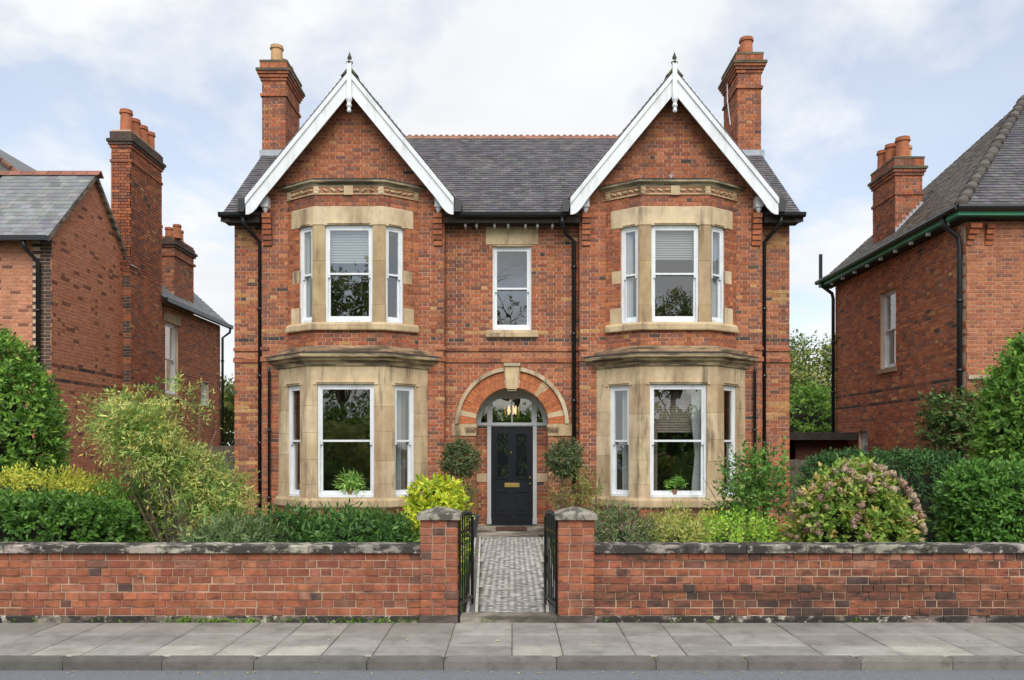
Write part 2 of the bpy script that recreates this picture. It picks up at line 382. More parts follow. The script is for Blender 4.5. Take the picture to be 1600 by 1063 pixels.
# ================================================================== SETTING: ground, road, pavement
gy0 = -8.42                                     # street face of the garden walls
g = MB(); g.add([(-400,-400,-.13),(400,-400,-.13),(400,900,-.13),(-400,900,-.13)], [(0,1,2,3)]); struct(g.build('ground', 'grass'))
g = MB(); g.add([(-120,-19,-.09),(120,-19,-.09),(120,-9.79,-.09),(-120,-9.79,-.09)], [(0,1,2,3)]); struct(g.build('road', 'asphalt'))
pave = struct(MB().box(-120, 120, -9.70, -8.0, -.12, -.012).build('pavement', 'joint')); ROOT[pave.name] = Vector((0,0,0))
struct(MB().box(-120, 120, -20.4, -19, -.125, .0).build('pavement', 'joint'))
rows = [(7.81,7.28),(7.28,6.88),(6.88,6.55)]
FG = Frame((0,-CD,0), (1,0,0), (0,0,1), (0,1,0))       # ground frame: u=x, v=y from camera, n=up
x = -11; cuts = [x]
while x < 11: x += rng.choice([.42,.46,.5,.55,.6,.66]) ; cuts.append(x)
for ri, (a, b) in enumerate(rows):
    sh = (0, .0, .0)[ri]; k = 0
    while k < len(cuts)-1:
        st = 2 if (rng.random() < .12 and k < len(cuts)-2) else 1
        u0, u1 = cuts[k]+sh, cuts[min(k+st, len(cuts)-1)]+sh; k += st
        base = rng.choice([(.285,.268,.248),(.30,.285,.265),(.265,.25,.232),(.32,.305,.28)])
        kk = rng.uniform(.86,1.12)
        if ri == 2 and rng.random() < .28: base = (.42,.405,.35)
        if ri == 1 and rng.random() < .12: base = (.33,.31,.28)
        block('paving_slab', 'slab', FG, u0+.004, u1-.004, b+.004, a-.004, -.06, rng.uniform(-.003,.003), tuple(q*kk for q in base), pave)
kerb = struct(empty('kerb', (0,-9.74,0))); x = -11
while x < 11:
    l = rng.choice([.62,.74,.91,.91,.8]); 
    block('kerb_stone', 'kerb', FG, x+.003, x+l-.003, 6.44, 6.545, -.2, .004, jit(rng.choice([(.17,.158,.145),(.14,.132,.122),(.20,.188,.17)]),.12), kerb); x += l
struct(MB().box(-120, 120, -9.2, -8.25, -.2, -.03).box(-60, 60, -8.19, 14, -.1, .01).build('garden_soil', 'soil'))
# lawn strips by the path
lw = MB()
for s in (-1, 1): lw.add([(s*.5,-8.1,.03),(s*1.25,-8.1,.03),(s*1.7,-1.6,.03),(s*.74,-1.6,.03)], [(0,1,2,3)])
struct(lw.build('lawn', 'grass'))
# ------------------------------------------------------------------ tiled garden path
path = struct(empty('garden_path', (0,-5,0.03)))
pw = lambda y: .46+(.70-.46)*(y+8.3)/7.0            # half width, flaring towards the house
MB().add([(-pw(-8.2),-8.2,.036),(pw(-8.2),-8.2,.036),(pw(-1.3),-1.3,.036),(-pw(-1.3),-1.3,.036)], [(0,1,2,3)]).build('path_bed', 'joint', path)
tl = []; s_ = .074; T3 = [(.50,.485,.455),(.21,.20,.195),(.30,.29,.275),(.17,.165,.16)]
y = -8.2; j = 0
while y < -1.35:
    hw = pw(y)-.125; n = int(2*hw/s_)
    for i in range(-n//2-1, n//2+2):
        xc = (i+(.5 if j % 2 else 0))*s_
        if abs(xc) < hw-.02: tl.append((xc, y, (rng.choice([T3[0],T3[0],(.42,.40,.37),T3[2]]) if ((j % 2 == 0) != (rng.random() < .08)) else rng.choice([T3[1],T3[3],(.22,.21,.2),T3[2]]))))
    y += s_/2; j += 1
FT = Frame((0,0,.036), (1,1,0), (0,0,1), (-1,1,0)); h = s_/2/1.414*.97; tb = MB()
for k, (xc, yc, c) in enumerate(tl):
    ff = Frame((xc,yc,.036), (1,1,0), (0,0,1), (-1,1,0)); c = jit(c,.15)
    if k < 290: block('path_tile', 'tile1', ff, -h, h, -h, h, -.004, .005+rng.uniform(-.001,.001), c, path)
    else: tb.fbox(ff, -h, h, -h, h, -.004, .005, c, back=False)
y = -8.2
while y < -1.35:                                    # border: white line, dark line, white line
    for s in (-1, 1):
        for o, wd, c in ((.105,.03,(.56,.54,.5)), (.062,.045,(.16,.15,.15)), (.018,.03,(.5,.48,.45))):
            a, b = pw(y)-o, pw(y+.1)-o; 
            vs = [(s*(a-wd/2),y,.042),(s*(a+wd/2),y,.042),(s*(b+wd/2),y+.096,.042),(s*(b-wd/2),y+.096,.042)]
            tb.add(vs, [(0,1,2,3)], jit(c,.15))
    y += .1
stuff(tb.build('path_mosaic', 'tile', path))
tag(MB().box(-.505, .505, -8.44, -8.2, -.05, .05, (.30,.27,.22)).build('gate_step', 'wstone'), 'worn stone threshold step between the brick gate piers', 'step')

# ================================================================== GARDEN WALLS AND PIERS
FW = Frame((0,gy0,0), (1,0,0))
GB = [(.335,.115,.060),(.31,.105,.058),(.355,.125,.064),(.285,.094,.054),(.33,.13,.078),(.275,.095,.056)]
def gcol(u, v):
    r = rng.random(); dk = .035+(.05 if u > .8 else 0)+(.06 if (u > .8 and v < .3) else 0)
    if r < dk: return jit(rng.choice([(.14,.07,.052),(.10,.06,.05),(.19,.085,.06)]))
    if r < dk+.02: return jit((.36,.165,.105))
    return jit(rng.choice(GB), .14)
def garden_wall(x0, x1, label):
    t = tag(empty('garden_wall', ((x0+x1)/2, gy0+.11, 0)), label, 'wall', 'garden walls along the pavement')
    MB().box(x0, x1, gy0+.009, gy0+.225, -.1, .676).build('mortar_core', 'gmortar', t)
    st = []; nc = 8; ch = (.676-.060)/nc
    for j in range(nc):                           # mostly header bricks, uneven courses
        cw_ = rng.uniform(-.004,.007); x = x0; va = .060+j*ch; dv = rng.uniform(-.002,.002)
        while x < x1-1e-4:
            l = rng.choice([.105,.112,.115,.12,.15,.215,.112,.215]); l = x1-x if x1-x-l < .06 else l
            st.append((FW, x+rng.uniform(.002,.006) if x > x0 else x, x+l-rng.uniform(.002,.005) if x+l < x1-1e-4 else x1, va+.0045+dv, va+ch-.0045+dv, max(-.0022, cw_/2+rng.gauss(0,.0015)), gcol(x+l/2, va+ch/2))); x += l
    st.sort(key=lambda q: abs(q[1])); far = MB()
    for f,u0,u1,v0,v1,w_,c in st[298:]: far.fbox(f,u0,u1,v0,v1,-.05,w_*2,c,back=False)
    stuff(far.build('brickwork','brick',t)) if len(st) > 298 else None
    for f,u0,u1,v0,v1,w_,c in st[:298]: block('brick', 'gbrick2' if x0 > 0 else 'gbrick', f, u0+rng.uniform(-.002,.002), u1+rng.uniform(-.002,.002), v0+rng.uniform(-.002,.002), v1+rng.uniform(-.001,.002), -.05, w_*2.2, c, t)
    x = x0
    while x < x1-.01:
        l = min(rng.choice([.42,.6,.75,.95]), x1-x); l = x1-x if x1-x-l < .2 else l
        block('plinth_stone', 'coping', FW, x+.003, x+l-.003, -.06, .058, -.05, .012, jit((.20,.16,.13),.2), t); x += l
    x = x0
    while x < x1-.01:
        l = min(rng.choice([.45,.58,.72,.9]), x1-x); l = x1-x if x1-x-l < .2 else l
        block('coping_stone', 'coping', Frame((0,gy0,0),(1,0,0),(0,0,1),(0,1,0)), x+.003, x+l-.003, -.035, .26, .676, .752+rng.uniform(-.004,.004), jit((.34,.31,.26),.18), t); x += l
    return t
garden_wall(-10.5, PX(657,gy0), 'low red brick garden wall with stone coping, in front of yellow feathery shrub')
garden_wall(PX(928,gy0), 10.5, 'low soot-stained brick garden wall with stone coping, in front of hydrangea')
def pier(px0, px1, label):
    x0, x1 = PX(px0,gy0), PX(px1,gy0); wd = x1-x0; y0 = gy0-.035
    t = tag(empty('gate_pier', ((x0+x1)/2, y0+wd/2, 0)), label, 'gate pier', 'gate piers')
    MB().box(x0+.009, x1-.009, y0+.009, y0+wd-.009, -.1, 1.0).build('mortar_core', 'gmortar', t)
    z = .07; j = 0
    MB().box(x0-.004, x1+.004, y0-.006, y0+wd, -.1, .066, (.13,.10,.09)).build('plinth_stone', 'wstone', t)
    pc = lambda: jit(rng.choice(GB), .12) if rng.random() > .07 else jit((.13,.07,.055))
    while z < .98:
        hh = (1.0-.07)/12
        for fr in (Frame((x0,y0,0),(1,0,0)), Frame((x1,y0,0),(0,1,0),(1,0,0)), Frame((x0,y0+wd,0),(0,-1,0),(-1,0,0))):
            main = fr.u.x > .5; d = rng.uniform(-.012,.012)
            cs = [0, wd*.31+d, wd*.67+d, wd]
            if not main: cs = [.024, wd*.5+d, wd-.01]
            for a, b in zip(cs, cs[1:]): block('brick', 'gbrick', fr, a+(.005 if a > .03 else 0), b-(.005 if b < wd-.02 else 0), z+.005, z+hh-.005, -.02, rng.gauss(0,.002), pc(), t)
        z += hh; j += 1
    cx, cy = (x0+x1)/2, y0+wd/2; h = wd/2+.028
    c = MB(); q = (.36,.33,.27)
    vs = [(cx+a*h,cy+b*h,1.0) for a,b in ((-1,-1),(1,-1),(1,1),(-1,1))]+[(cx+a*h,cy+b*h,1.055) for a,b in ((-1,-1),(1,-1),(1,1),(-1,1))]+[(cx+a*.03,cy+b*.03,1.115) for a,b in ((-1,-1),(1,-1),(1,1),(-1,1))]
    c.add(vs, [(3,2,1,0),(8,9,10,11)]+[(i,(i+1)%4,4+(i+1)%4,4+i) for i in range(4)]+[(4+i,4+(i+1)%4,8+(i+1)%4,8+i) for i in range(4)], q)
    c.build('cap_stone', 'capstone', t)
pier(657, 715, 'red brick gate pier with stone cap beside the yellow-green bush')
pier(872, 928, 'red brick gate pier with stone cap, the one with white-flecked mortar on its face')
# ------------------------------------------------------------------ iron gates, swung open inwards
def gate(hx, ang, label):
    t = tag(empty('iron_gate', (hx, gy0+.12, 0)), label, 'gate', 'iron gate leaves'); f = Frame((hx,gy0+.12,0), (math.cos(ang),math.sin(ang),0))
    Lg = .5
    for a, nm in ((0,'hinge_stile'),(Lg-.025,'latch_stile')): MB().fbox(f, a, a+.025, .06, .98, -.012, .012).build(nm, 'black', t)
    for v in (.13, .84): MB().fbox(f, .0255, Lg-.0255, v, v+.03, -.008, .008).build('rail', 'black', t)
    for k in range(6):
        u = .025+(Lg-.05)*(k+.5)/6; hgt = .98+.03*math.sin(math.pi*(k+.5)/6)
        b = MB(); p = f.p(u,0,0); b.tube([(p.x,p.y,.10),(p.x,p.y,hgt)], .0075, 6); b.tube([(p.x,p.y,hgt),(p.x,p.y,hgt+.02),(p.x,p.y,hgt+.07)], [.008,.017,.001], 6)
        b.build('bar', 'black', t)
    b = MB(); b.fbox(f, Lg-.07, Lg-.03, .5, .58, -.018, .018); b.build('latch', 'black', t)
    for z in (.2,.75): MB().box(hx-.05, hx+.05, gy0+.105, gy0+.135, z-.012, z+.012).build('hinge', 'black', t)
gate(PX(717,gy0+.12)-.005, R(76), 'black iron gate leaf swung open beside the pier by the yellow-green bush')
gate(PX(869,gy0+.12)+.005, R(101), 'black iron gate leaf swung open beside the pier nearer the dusty green shrub')

# ================================================================== THE HOUSE
HX = 5.63; WC = 3.18; WH = 1.83; WY = -.22
house = tag(empty('brick_house', (0,2.5,0)), 'double-fronted red brick house with two white-edged gables and stone bay windows', 'house')
store = []
def hcol(u, v):
    """red walls with buff and dark bands and buff quoin patches at the corners"""
    if 4.0 < v < 4.11 and rng.random() < .75: return jit(rng.choice(BUFF))
    if 3.83 < v < 3.93 and rng.random() < .6: return jit(rng.choice(DARK))
    if 3.4 < v < 3.75: return jit(rng.choice([(.42,.17,.08),(.40,.165,.085),(.37,.14,.07)]))
    if abs(abs(u)-5.4) < .26:
        ph = (v*1.0) % 1.15
        if ph < .34 and rng.random() < .6: return jit(rng.choice(BUFF))
        return red(u, v, .3)
    if 1.0 < abs(u) < 1.5 or 4.7 < abs(u) < 5.06: return red(u, v, .42)
    if v < 2.2 and rng.random() < .2: return jit(rng.choice(BROWN))
    return red(u, v)
ZE = 6.3
# --- centre wall with arch and window
AR = .74; AZ = 2.19
def arch_hole(r): return lambda v: (-r, r) if v < AZ else ((-math.sqrt(r*r-(v-AZ)**2), math.sqrt(r*r-(v-AZ)**2)) if v < AZ+r else None)
def rect_hole(a, b, c, d): return lambda v: (a, b) if c < v < d else None
cw = WC-WH
win = (-.395, .395, 4.09, 5.80)
bricks(FR, [(-cw,0),(cw,0),(cw,ZE),(-cw,ZE)], [arch_hole(AR) if False else (lambda v: (-AR, AR) if v < AZ else arch_hole(1.12)(v)), rect_hole(*win),
       rect_hole(-1.22,-AR+.001,1.94,2.19), rect_hole(AR-.001,1.22,1.94,2.19), rect_hole(-.53,.53,5.82,6.16), rect_hole(-.53,.53,3.94,4.09)], hcol, store)
for s in (-1, 1):
    a, b = sorted((s*(WC+WH), s*HX)); bricks(FR, [(a,0),(b,0),(b,ZE),(a,ZE)], (), hcol, store)
# --- wings
FWG = Frame((0,WY,0), (1,0,0))
BL = dict(Ww=1.49, Wf=.745, yf=WY-.72); BU = dict(Ww=1.305, Wf=.68, yf=WY-.42)
GT = 1.22; GA = 9.0                              # gable slope and wall apex
for s in (-1, 1):
    c = s*WC
    bricks(FWG, [(c-WH,0),(c+WH,0),(c+WH,GA-GT*WH),(c,GA),(c-WH,GA-GT*WH)],
           [rect_hole(c-BL['Ww'], c+BL['Ww'], -1, 3.55), rect_hole(c-BU['Ww'], c+BU['Ww'], 3.55, 6.85)], lambda u, v: hcol(u, v) if v < 6.6 else red(u, v, .22), store)
    for e in (-1, 1):                             # returns of the projecting wing
        bricks(Frame((c+e*WH, WY if e > 0 else 0, 0), (0,e,0), (e,0,0)), [(.0,0),(.22,0),(.22,ZE),(.0,ZE)], (), lambda u, v: red(u, v, .5), store)
# --- wall cores (mortar behind the bricks)
def grid_wall(mb, f, u0, u1, v0, v1, holes, th=.3, w=-.008):
    us = sorted({u0,u1,*[h[0] for h in holes],*[h[1] for h in holes]}); vs = sorted({v0,v1,*[h[2] for h in holes],*[h[3] for h in holes]})
    for a, b in zip(us, us[1:]):
        for c, d in zip(vs, vs[1:]):
            m, n = (a+b)/2, (c+d)/2
            if any(h[0] < m < h[1] and h[2] < n < h[3] for h in holes): continue
            mb.add([f.p(a,c,w),f.p(b,c,w),f.p(b,d,w),f.p(a,d,w)], [(0,1,2,3)]); mb.add([f.p(a,c,w-th),f.p(b,c,w-th),f.p(b,d,w-th),f.p(a,d,w-th)], [(3,2,1,0)])
    for a, b, c, d in holes: mb.add([f.p(q,r,e) for e in (w,w-th) for q,r in ((a,c),(b,c),(b,d),(a,d))], [(i,(i+1)%4,4+(i+1)%4,4+i) for i in range(4)])
core = MB()
grid_wall(core, FR, -cw, cw, -.1, ZE+.3, [win, (-1.06,1.06,-.1,3.22)])
for s in (-1, 1): core.fbox(FR, s*AR if s > 0 else -1.06, 1.06 if s > 0 else -AR, -.1, AZ, -.60, -.008)
n = 24; arc = [(AR*math.cos(math.pi*k/n), AZ+AR*math.sin(math.pi*k/n)) for k in range(n+1)]
for (a, b), (c, d) in zip(arc, arc[1:]):
    core.add([FR.p(a,b,-.008),FR.p(c,d,-.008),FR.p(c,3.22,-.008),FR.p(a,3.22,-.008)], [(0,3,2,1)]); core.add([FR.p(a,b,-.008),FR.p(c,d,-.008),FR.p(c,d,-.6),FR.p(a,b,-.6)], [(0,1,2,3)])
for s in (-1, 1): core.fbox(FR, .74 if s > 0 else -1.06, 1.06 if s > 0 else -.74, AZ, 3.22, -.0095, -.0085)
# (the thin strips above close the spandrels beside the arch)
for s in (-1, 1):
    a, b = sorted((s*(WC+WH), s*HX)); core.fbox(FR, a, b, -.1, ZE+.3, -.3, -.008)
    c = s*WC
    grid_wall(core, FWG, c-WH+.008, c+WH-.008, -.1, ZE+.1, [(c-1.25,c+1.25,.72,3.0), (c-1.05,c+1.05,4.1,6.06)], .5)
    core.fprism(FWG, [(c-WH,ZE+.1),(c+WH,ZE+.1),(c+WH,GA-GT*WH-.02),(c,GA-.02),(c-WH,GA-GT*WH-.02)], -.3, -.008)
core.build('wall_core', 'mortar', house)
sw = MB()
for s in (-1, 1):                                # flank walls and rear wall
    f = Frame((s*HX,0,0), (0,s,0), (s,0,0)) ; y1 = 6.5
    P5 = [(.012,-.1),(y1,-.1),(y1,6.4),(3.2,9.1),(.012,6.4)]
    sw.fprism(f, [(a*s, b) for a, b in P5], -.3, -.012, (.27,.08,.045))
sw.box(-HX, HX, 6.2, 6.5, -.1, 6.4, (.27,.08,.045)); sw.build('flank_wall', 'brick', house)
rm = MB(); rm.box(-HX+.31,-HX+.36,.32,4.2,0,6.3); rm.box(HX-.36,HX-.31,.32,4.2,0,6.3); rm.box(-HX+.3, HX-.3, 4.1, 4.2, 0, 6.3); rm.box(-HX+.3, HX-.3, .35, 4.2, 6.35, 6.4)
for x in (-1.45, 1.38): rm.box(x, x+.07, .62, 4.2, 0, 6.3)
rm.build('room_walls', 'room', house)
fl = MB(); fl.box(-HX+.31, HX-.31, .62, 4.1, .02, .08); fl.box(-HX+.31, HX-.31, .31, 4.1, 3.3, 3.42)
for s in (-1,1): fl.box(s*WC-1.3, s*WC+1.3, -.7, .62, .02, .085); fl.box(s*WC-1.2, s*WC+1.2, -.2, .31, 3.3, 3.43)
fl.build('room_floor', 'floor', house)

# --- brick string courses (moulded, projecting)
sm = MB()
for z, hgt, pr in ((3.66,.06,.03),(3.43,.07,.035),(3.495,.03,.018)):
    segs = [(-cw,cw,FR),(-HX-.02,-(WC+WH),FR),(WC+WH,HX+.02,FR)]
    for s in (-1,1): segs += [(s*WC-WH-.02, s*WC-1.68, FWG), (s*WC+1.68, s*WC+WH+.02, FWG)]
    for a, b, f in segs:
        x = a
        if f is FR and a == -cw and z < 3.6: pass
        while x < b-1e-3:
            l = min(.225, b-x); sm.fbox(f, x+.002, x+l-.002, z, z+hgt, -.01, pr+rng.uniform(-.002,.002), jit(rng.choice([(.38,.15,.075),(.36,.13,.065),(.31,.11,.06),(.2,.08,.05)]))); x += l
stuff(sm.build('brick_string_course', 'brick', house))
# --- brick corbels under the gable ends
for s in (-1,1):
    for e in (-1,1):
        cx = s*WC+e*(WH-.13); b = MB()
        for k in range(6): 
            z = 6.36-k*.105; b.fbox(FWG, cx-.085, cx+.085, z-.09, z, -.005, .155-k*.024, jit(rng.choice(RED+BROWN[:1])))
            b.fbox(FWG, cx-.075, cx+.075, z-.106, z-.0905, -.005, .12-k*.022, (.12,.06,.045))
        b.build('brick_corbel', 'brick', house)

# --- arch over the porch
arch = empty('entrance_arch', parent=house)
FA = Frame((0,0,AZ), (1,0,0)); nv = 40
for ring, (r0, r1) in enumerate(((.742,.905),(.912,1.07))):
    m = nv if ring else 34
    for k in range(m):
        a0, a1 = math.pi*(k+.06)/m, math.pi*(k+.94)/m; am = math.degrees((a0+a1)/2)
        if abs(am-90) < 8.5: continue
        if any(abs(am-q) < 3.4 for q in (12,168,50)) : continue
        b = MB(); pts = [(r0*math.cos(a0),r0*math.sin(a0)),(r1*math.cos(a0),r1*math.sin(a0)),(r1*math.cos(a1),r1*math.sin(a1)),(r0*math.cos(a1),r0*math.sin(a1))]
        b.fprism(FA, pts, -.09, .004+rng.uniform(-.002,.002), jit(rng.choice([(.46,.15,.055),(.44,.135,.05),(.40,.12,.05)]),.1)); b.build('voussoir', 'brick', arch)
for q in (12,168,50):
    b = MB(); a0, a1 = R(q-3.1), R(q+3.1); b.fprism(FA, [(r*math.cos(a),r*math.sin(a)) for r,a in ((.742,a0),(1.07,a0),(1.07,a1),(.742,a1))], -.09, .006, stc()); b.build('stone_voussoir', 'stone', arch)
m = 40
for k in range(m):
    if k in (0, 22): b = MB()
    a0, a1 = math.pi*k/m, math.pi*(k+1)/m
    if k == 21 or k == 18: b.build('hood_mould', 'stone', arch) if k == 18 else None
    if 18 <= k < 22: continue
    b.fprism(FA, [(r*math.cos(a),r*math.sin(a)) for r,a in ((1.075,a0),(1.15,a0),(1.15,a1),(1.075,a1))], -.02, .055, (.56,.46,.31))
b.build('hood_mould', 'stone', arch)
b = MB(); b.fprism(FA, [(-.105,.70),(.105,.70),(.15,1.16),(-.15,1.16)], -.09, .085, stc()); b.fbox(FA, -.165,.165,1.161,1.22,-.02,.12,(.42,.36,.25)); b.fbox(FA, -.09,.09,.66,.699,-.09,.06,(.4,.3,.2)); b.build('keystone', 'stone', arch)
for s in (-1,1):
    b = MB(); a, c = sorted((s*(AR-.01), s*1.22)); b.fbox(FR, a, c, 1.945, 2.185, -.4, .03, stc()); a, c = sorted((s*(AR-.03), s*(AR+.2)))
    b.fbox(FR, a, c, 2.11, 2.186, -.3, .075, stc())
    for k in range(7): b.tube([FR.p(s*(AR+.02+k*.026),2.0+.012*(k%3),.03), FR.p(s*(AR+.02+k*.026),2.09,.062)], [.012,.03], 6, (.4,.3,.19))
    b.build('impost', 'stone', arch)
# --- porch: recess, door
porch = empty('porch', parent=house); YD = .6
FD = Frame((0,YD,0), (1,0,0)); ps = []
for s in (-1,1):
    bricks(Frame((s*AR,0 if s < 0 else YD,0), (0,1 if s < 0 else -1,0), (-s,0,0)), [(0,0),(YD,0),(YD,1.94),(0,1.94)], (), lambda u,v: red(u,v,.35), store)
    a, c = sorted((s*.52, s*AR)); bricks(FD, [(a,.1),(c,.1),(c,2.12),(a,2.12)], [rect_hole(a-.01,c+.01,.98,1.17)], lambda u,v: red(u,v,.35), store)
    MB().fbox(FD, a+.001, c-.001, .985, 1.165, -.1, .012, stc()).build('stone_band', 'stone', porch)
    MB().fbox(FD, a, c, 0, 2.12, -.1, -.008).build('recess_wall', 'mortar', porch)
    b = MB(); a, c = sorted((s*.44, s*.52)); b.fbox(FD, a, c, .085, 2.17, -.08, .05); b.fbox(FD, a-.006, c+.006, .085, .22, -.0, .062); b.fbox(FD, a, c, 2.231, 2.9, -.08, .045)
    b.build('door_post', 'grey_paint', porch)
b = MB(); b.fbox(FD, -AR, AR, 2.171, 2.23, -.08, .06); b.fbox(FD, -AR, AR, 2.15,2.1705,-.02,.035); b.build('transom', 'grey_paint', porch)
b = MB(); FDA = Frame((0,YD,AZ), (1,0,0)); m = 24
for r0, r1, lo in ((.655,.742,0),):
    for k in range(m):
        a0, a1 = math.pi*k/m, math.pi*(k+1)/m; b.fprism(FDA, [(r*math.cos(a),r*math.sin(a)) for r,a in ((r0,a0),(r1,a0),(r1,a1),(r0,a1))], -.08, .04)
b.fprism(FDA, [(-.44,.47),(-.30,.55),(.30,.55),(.44,.47),(.44,.51),(.36,.565),(.2,.66),(0,.69),(-.2,.66),(-.36,.565),(-.44,.51)], -.06, .035)
b.fbox(FDA, -.44,-.41,.04,.52,-.06,.03); b.fbox(FDA, .41,.44,.04,.52,-.06,.03); b.fbox(FDA, -.012,.012,.04,.55,-.05,.01); b.build('fanlight_frame', 'grey_paint', porch)
g = MB(); g.add([FDA.p(r*math.cos(a),r*math.sin(a)+.0,-.03) for r,a in [(.70,math.pi*k/20) for k in range(21)]], [tuple(range(21))]); g.build('fanlight_glass', 'glass', porch)
# door leaf
door = MB(); dl, dh = .437, 2.135
door.fbox(FD, -dl, dl, .10, dh, -.05, 0); 
def raised(mb, a, b, c, d, w=.0):
    for q in ((a,b,c,c+.03),(a,b,d-.03,d),(a,a+.03,c+.03,d-.03),(b-.03,b,c+.03,d-.03)): mb.fbox(FD, *q, w, w+.03)
pl = [(-.345,-.055),(.055,.345)]
for a, b in pl:
    raised(door, a, b, 1.05, 2.02); raised(door, a, b, .30, .80); door.fprism(FD, [(a+.06,.36),(b-.06,.36),(b-.06,.74),(a+.06,.74)], 0, .012); door.fbox(FD, a+.085, b-.085, .385, .715, .012, .03)
door.fbox(FD, -.012,.012,.1005,2.1,.0,.008); door.fbox(FD, -dl, dl, .101, .17, .0, .01)
d_ = door.build('front_door', 'door', porch)
for a, b in pl:
    g = MB(); g.add([FD.p(a+.03,1.08,.003),FD.p(b-.03,1.08,.003),FD.p(b-.03,1.99,.003),FD.p(a+.03,1.99,.003)], [(0,1,2,3)]); g.build('door_glass', 'glass', porch)
MB().fbox(FD, -.155,.155,.875,.965,.0,.018).fbox(FD, -.12,.12,.895,.945,.018,.026).build('letter_plate', 'brass', porch)
for u, v in ((.375,1.08),(.375,.95),(-.02,1.6)):
    MB().tube([FD.p(u,v,.0),FD.p(u,v,.03),FD.p(u,v,.04),FD.p(u,v,.065)], [.018,.012,.026,.012], 10).build('door_knob', 'brass', porch)
MB().fbox(FD, -.52,.52,.0,.10,-.1,.12).build('threshold', 'door', porch)
MB().box(-.78,.78,-.12,.58,-.02,.075,(.36,.32,.25)).box(-.78,.78,-.62,-.12,-.02,.062,(.33,.30,.25)).box(-.7,.5,-1.3,-.62,-.02,.05,(.38,.34,.28)).build('door_step', 'wstone', porch)
tag(MB().box(-.32,.3,-.45,.1,.076,.094).build('door_mat', 'mat'), 'dark brown door mat on the stone step', 'door mat')
# lantern in the hall
lt = tag(empty('hall_lantern', (0,1.3,2.35)), 'lit brass hall lantern glowing behind the fanlight', 'lantern')
b = MB(); 
for k in range(8): a = 2*math.pi*k/8; b.tube([(.15*math.cos(a),1.3+.15*math.sin(a),2.35),(.17*math.cos(a),1.3+.17*math.sin(a),2.75)], .012, 5)
b.lathe([(.17,2.74),(.18,2.77),(.03,2.9),(.02,3.3)],0,1.3,10); b.lathe([(.05,2.3),(.15,2.34),(.15,2.36)],0,1.3,10); b.build('cage','brass',lt)
b = MB()
for k in range(5): a = 2*math.pi*k/5; b.lathe([(.01,2.43),(.035,2.48),(.03,2.56),(.005,2.63)], .085*math.cos(a), 1.3+.085*math.sin(a), 8)
b.build('bulb','bulb',lt)

# --- centre window above the door
cwn = empty('window', parent=house)
sash(cwn, FR, *win)
MB().fbox(FR, -.53,.53,5.825,6.155,-.2,.012,ST[0]).fbox(FR, -.3,.3,5.79,5.8245,-.1,.0,ST[1]).build('lintel', 'stone', cwn)
b = MB(); b.fbox(FR, -.53,.53,3.945,4.03,-.1,.07,ST[1]); b.fbox(FR,-.52,.52,4.03,4.088,-.15,.03,ST[2]); b.build('sill', 'stone', cwn)

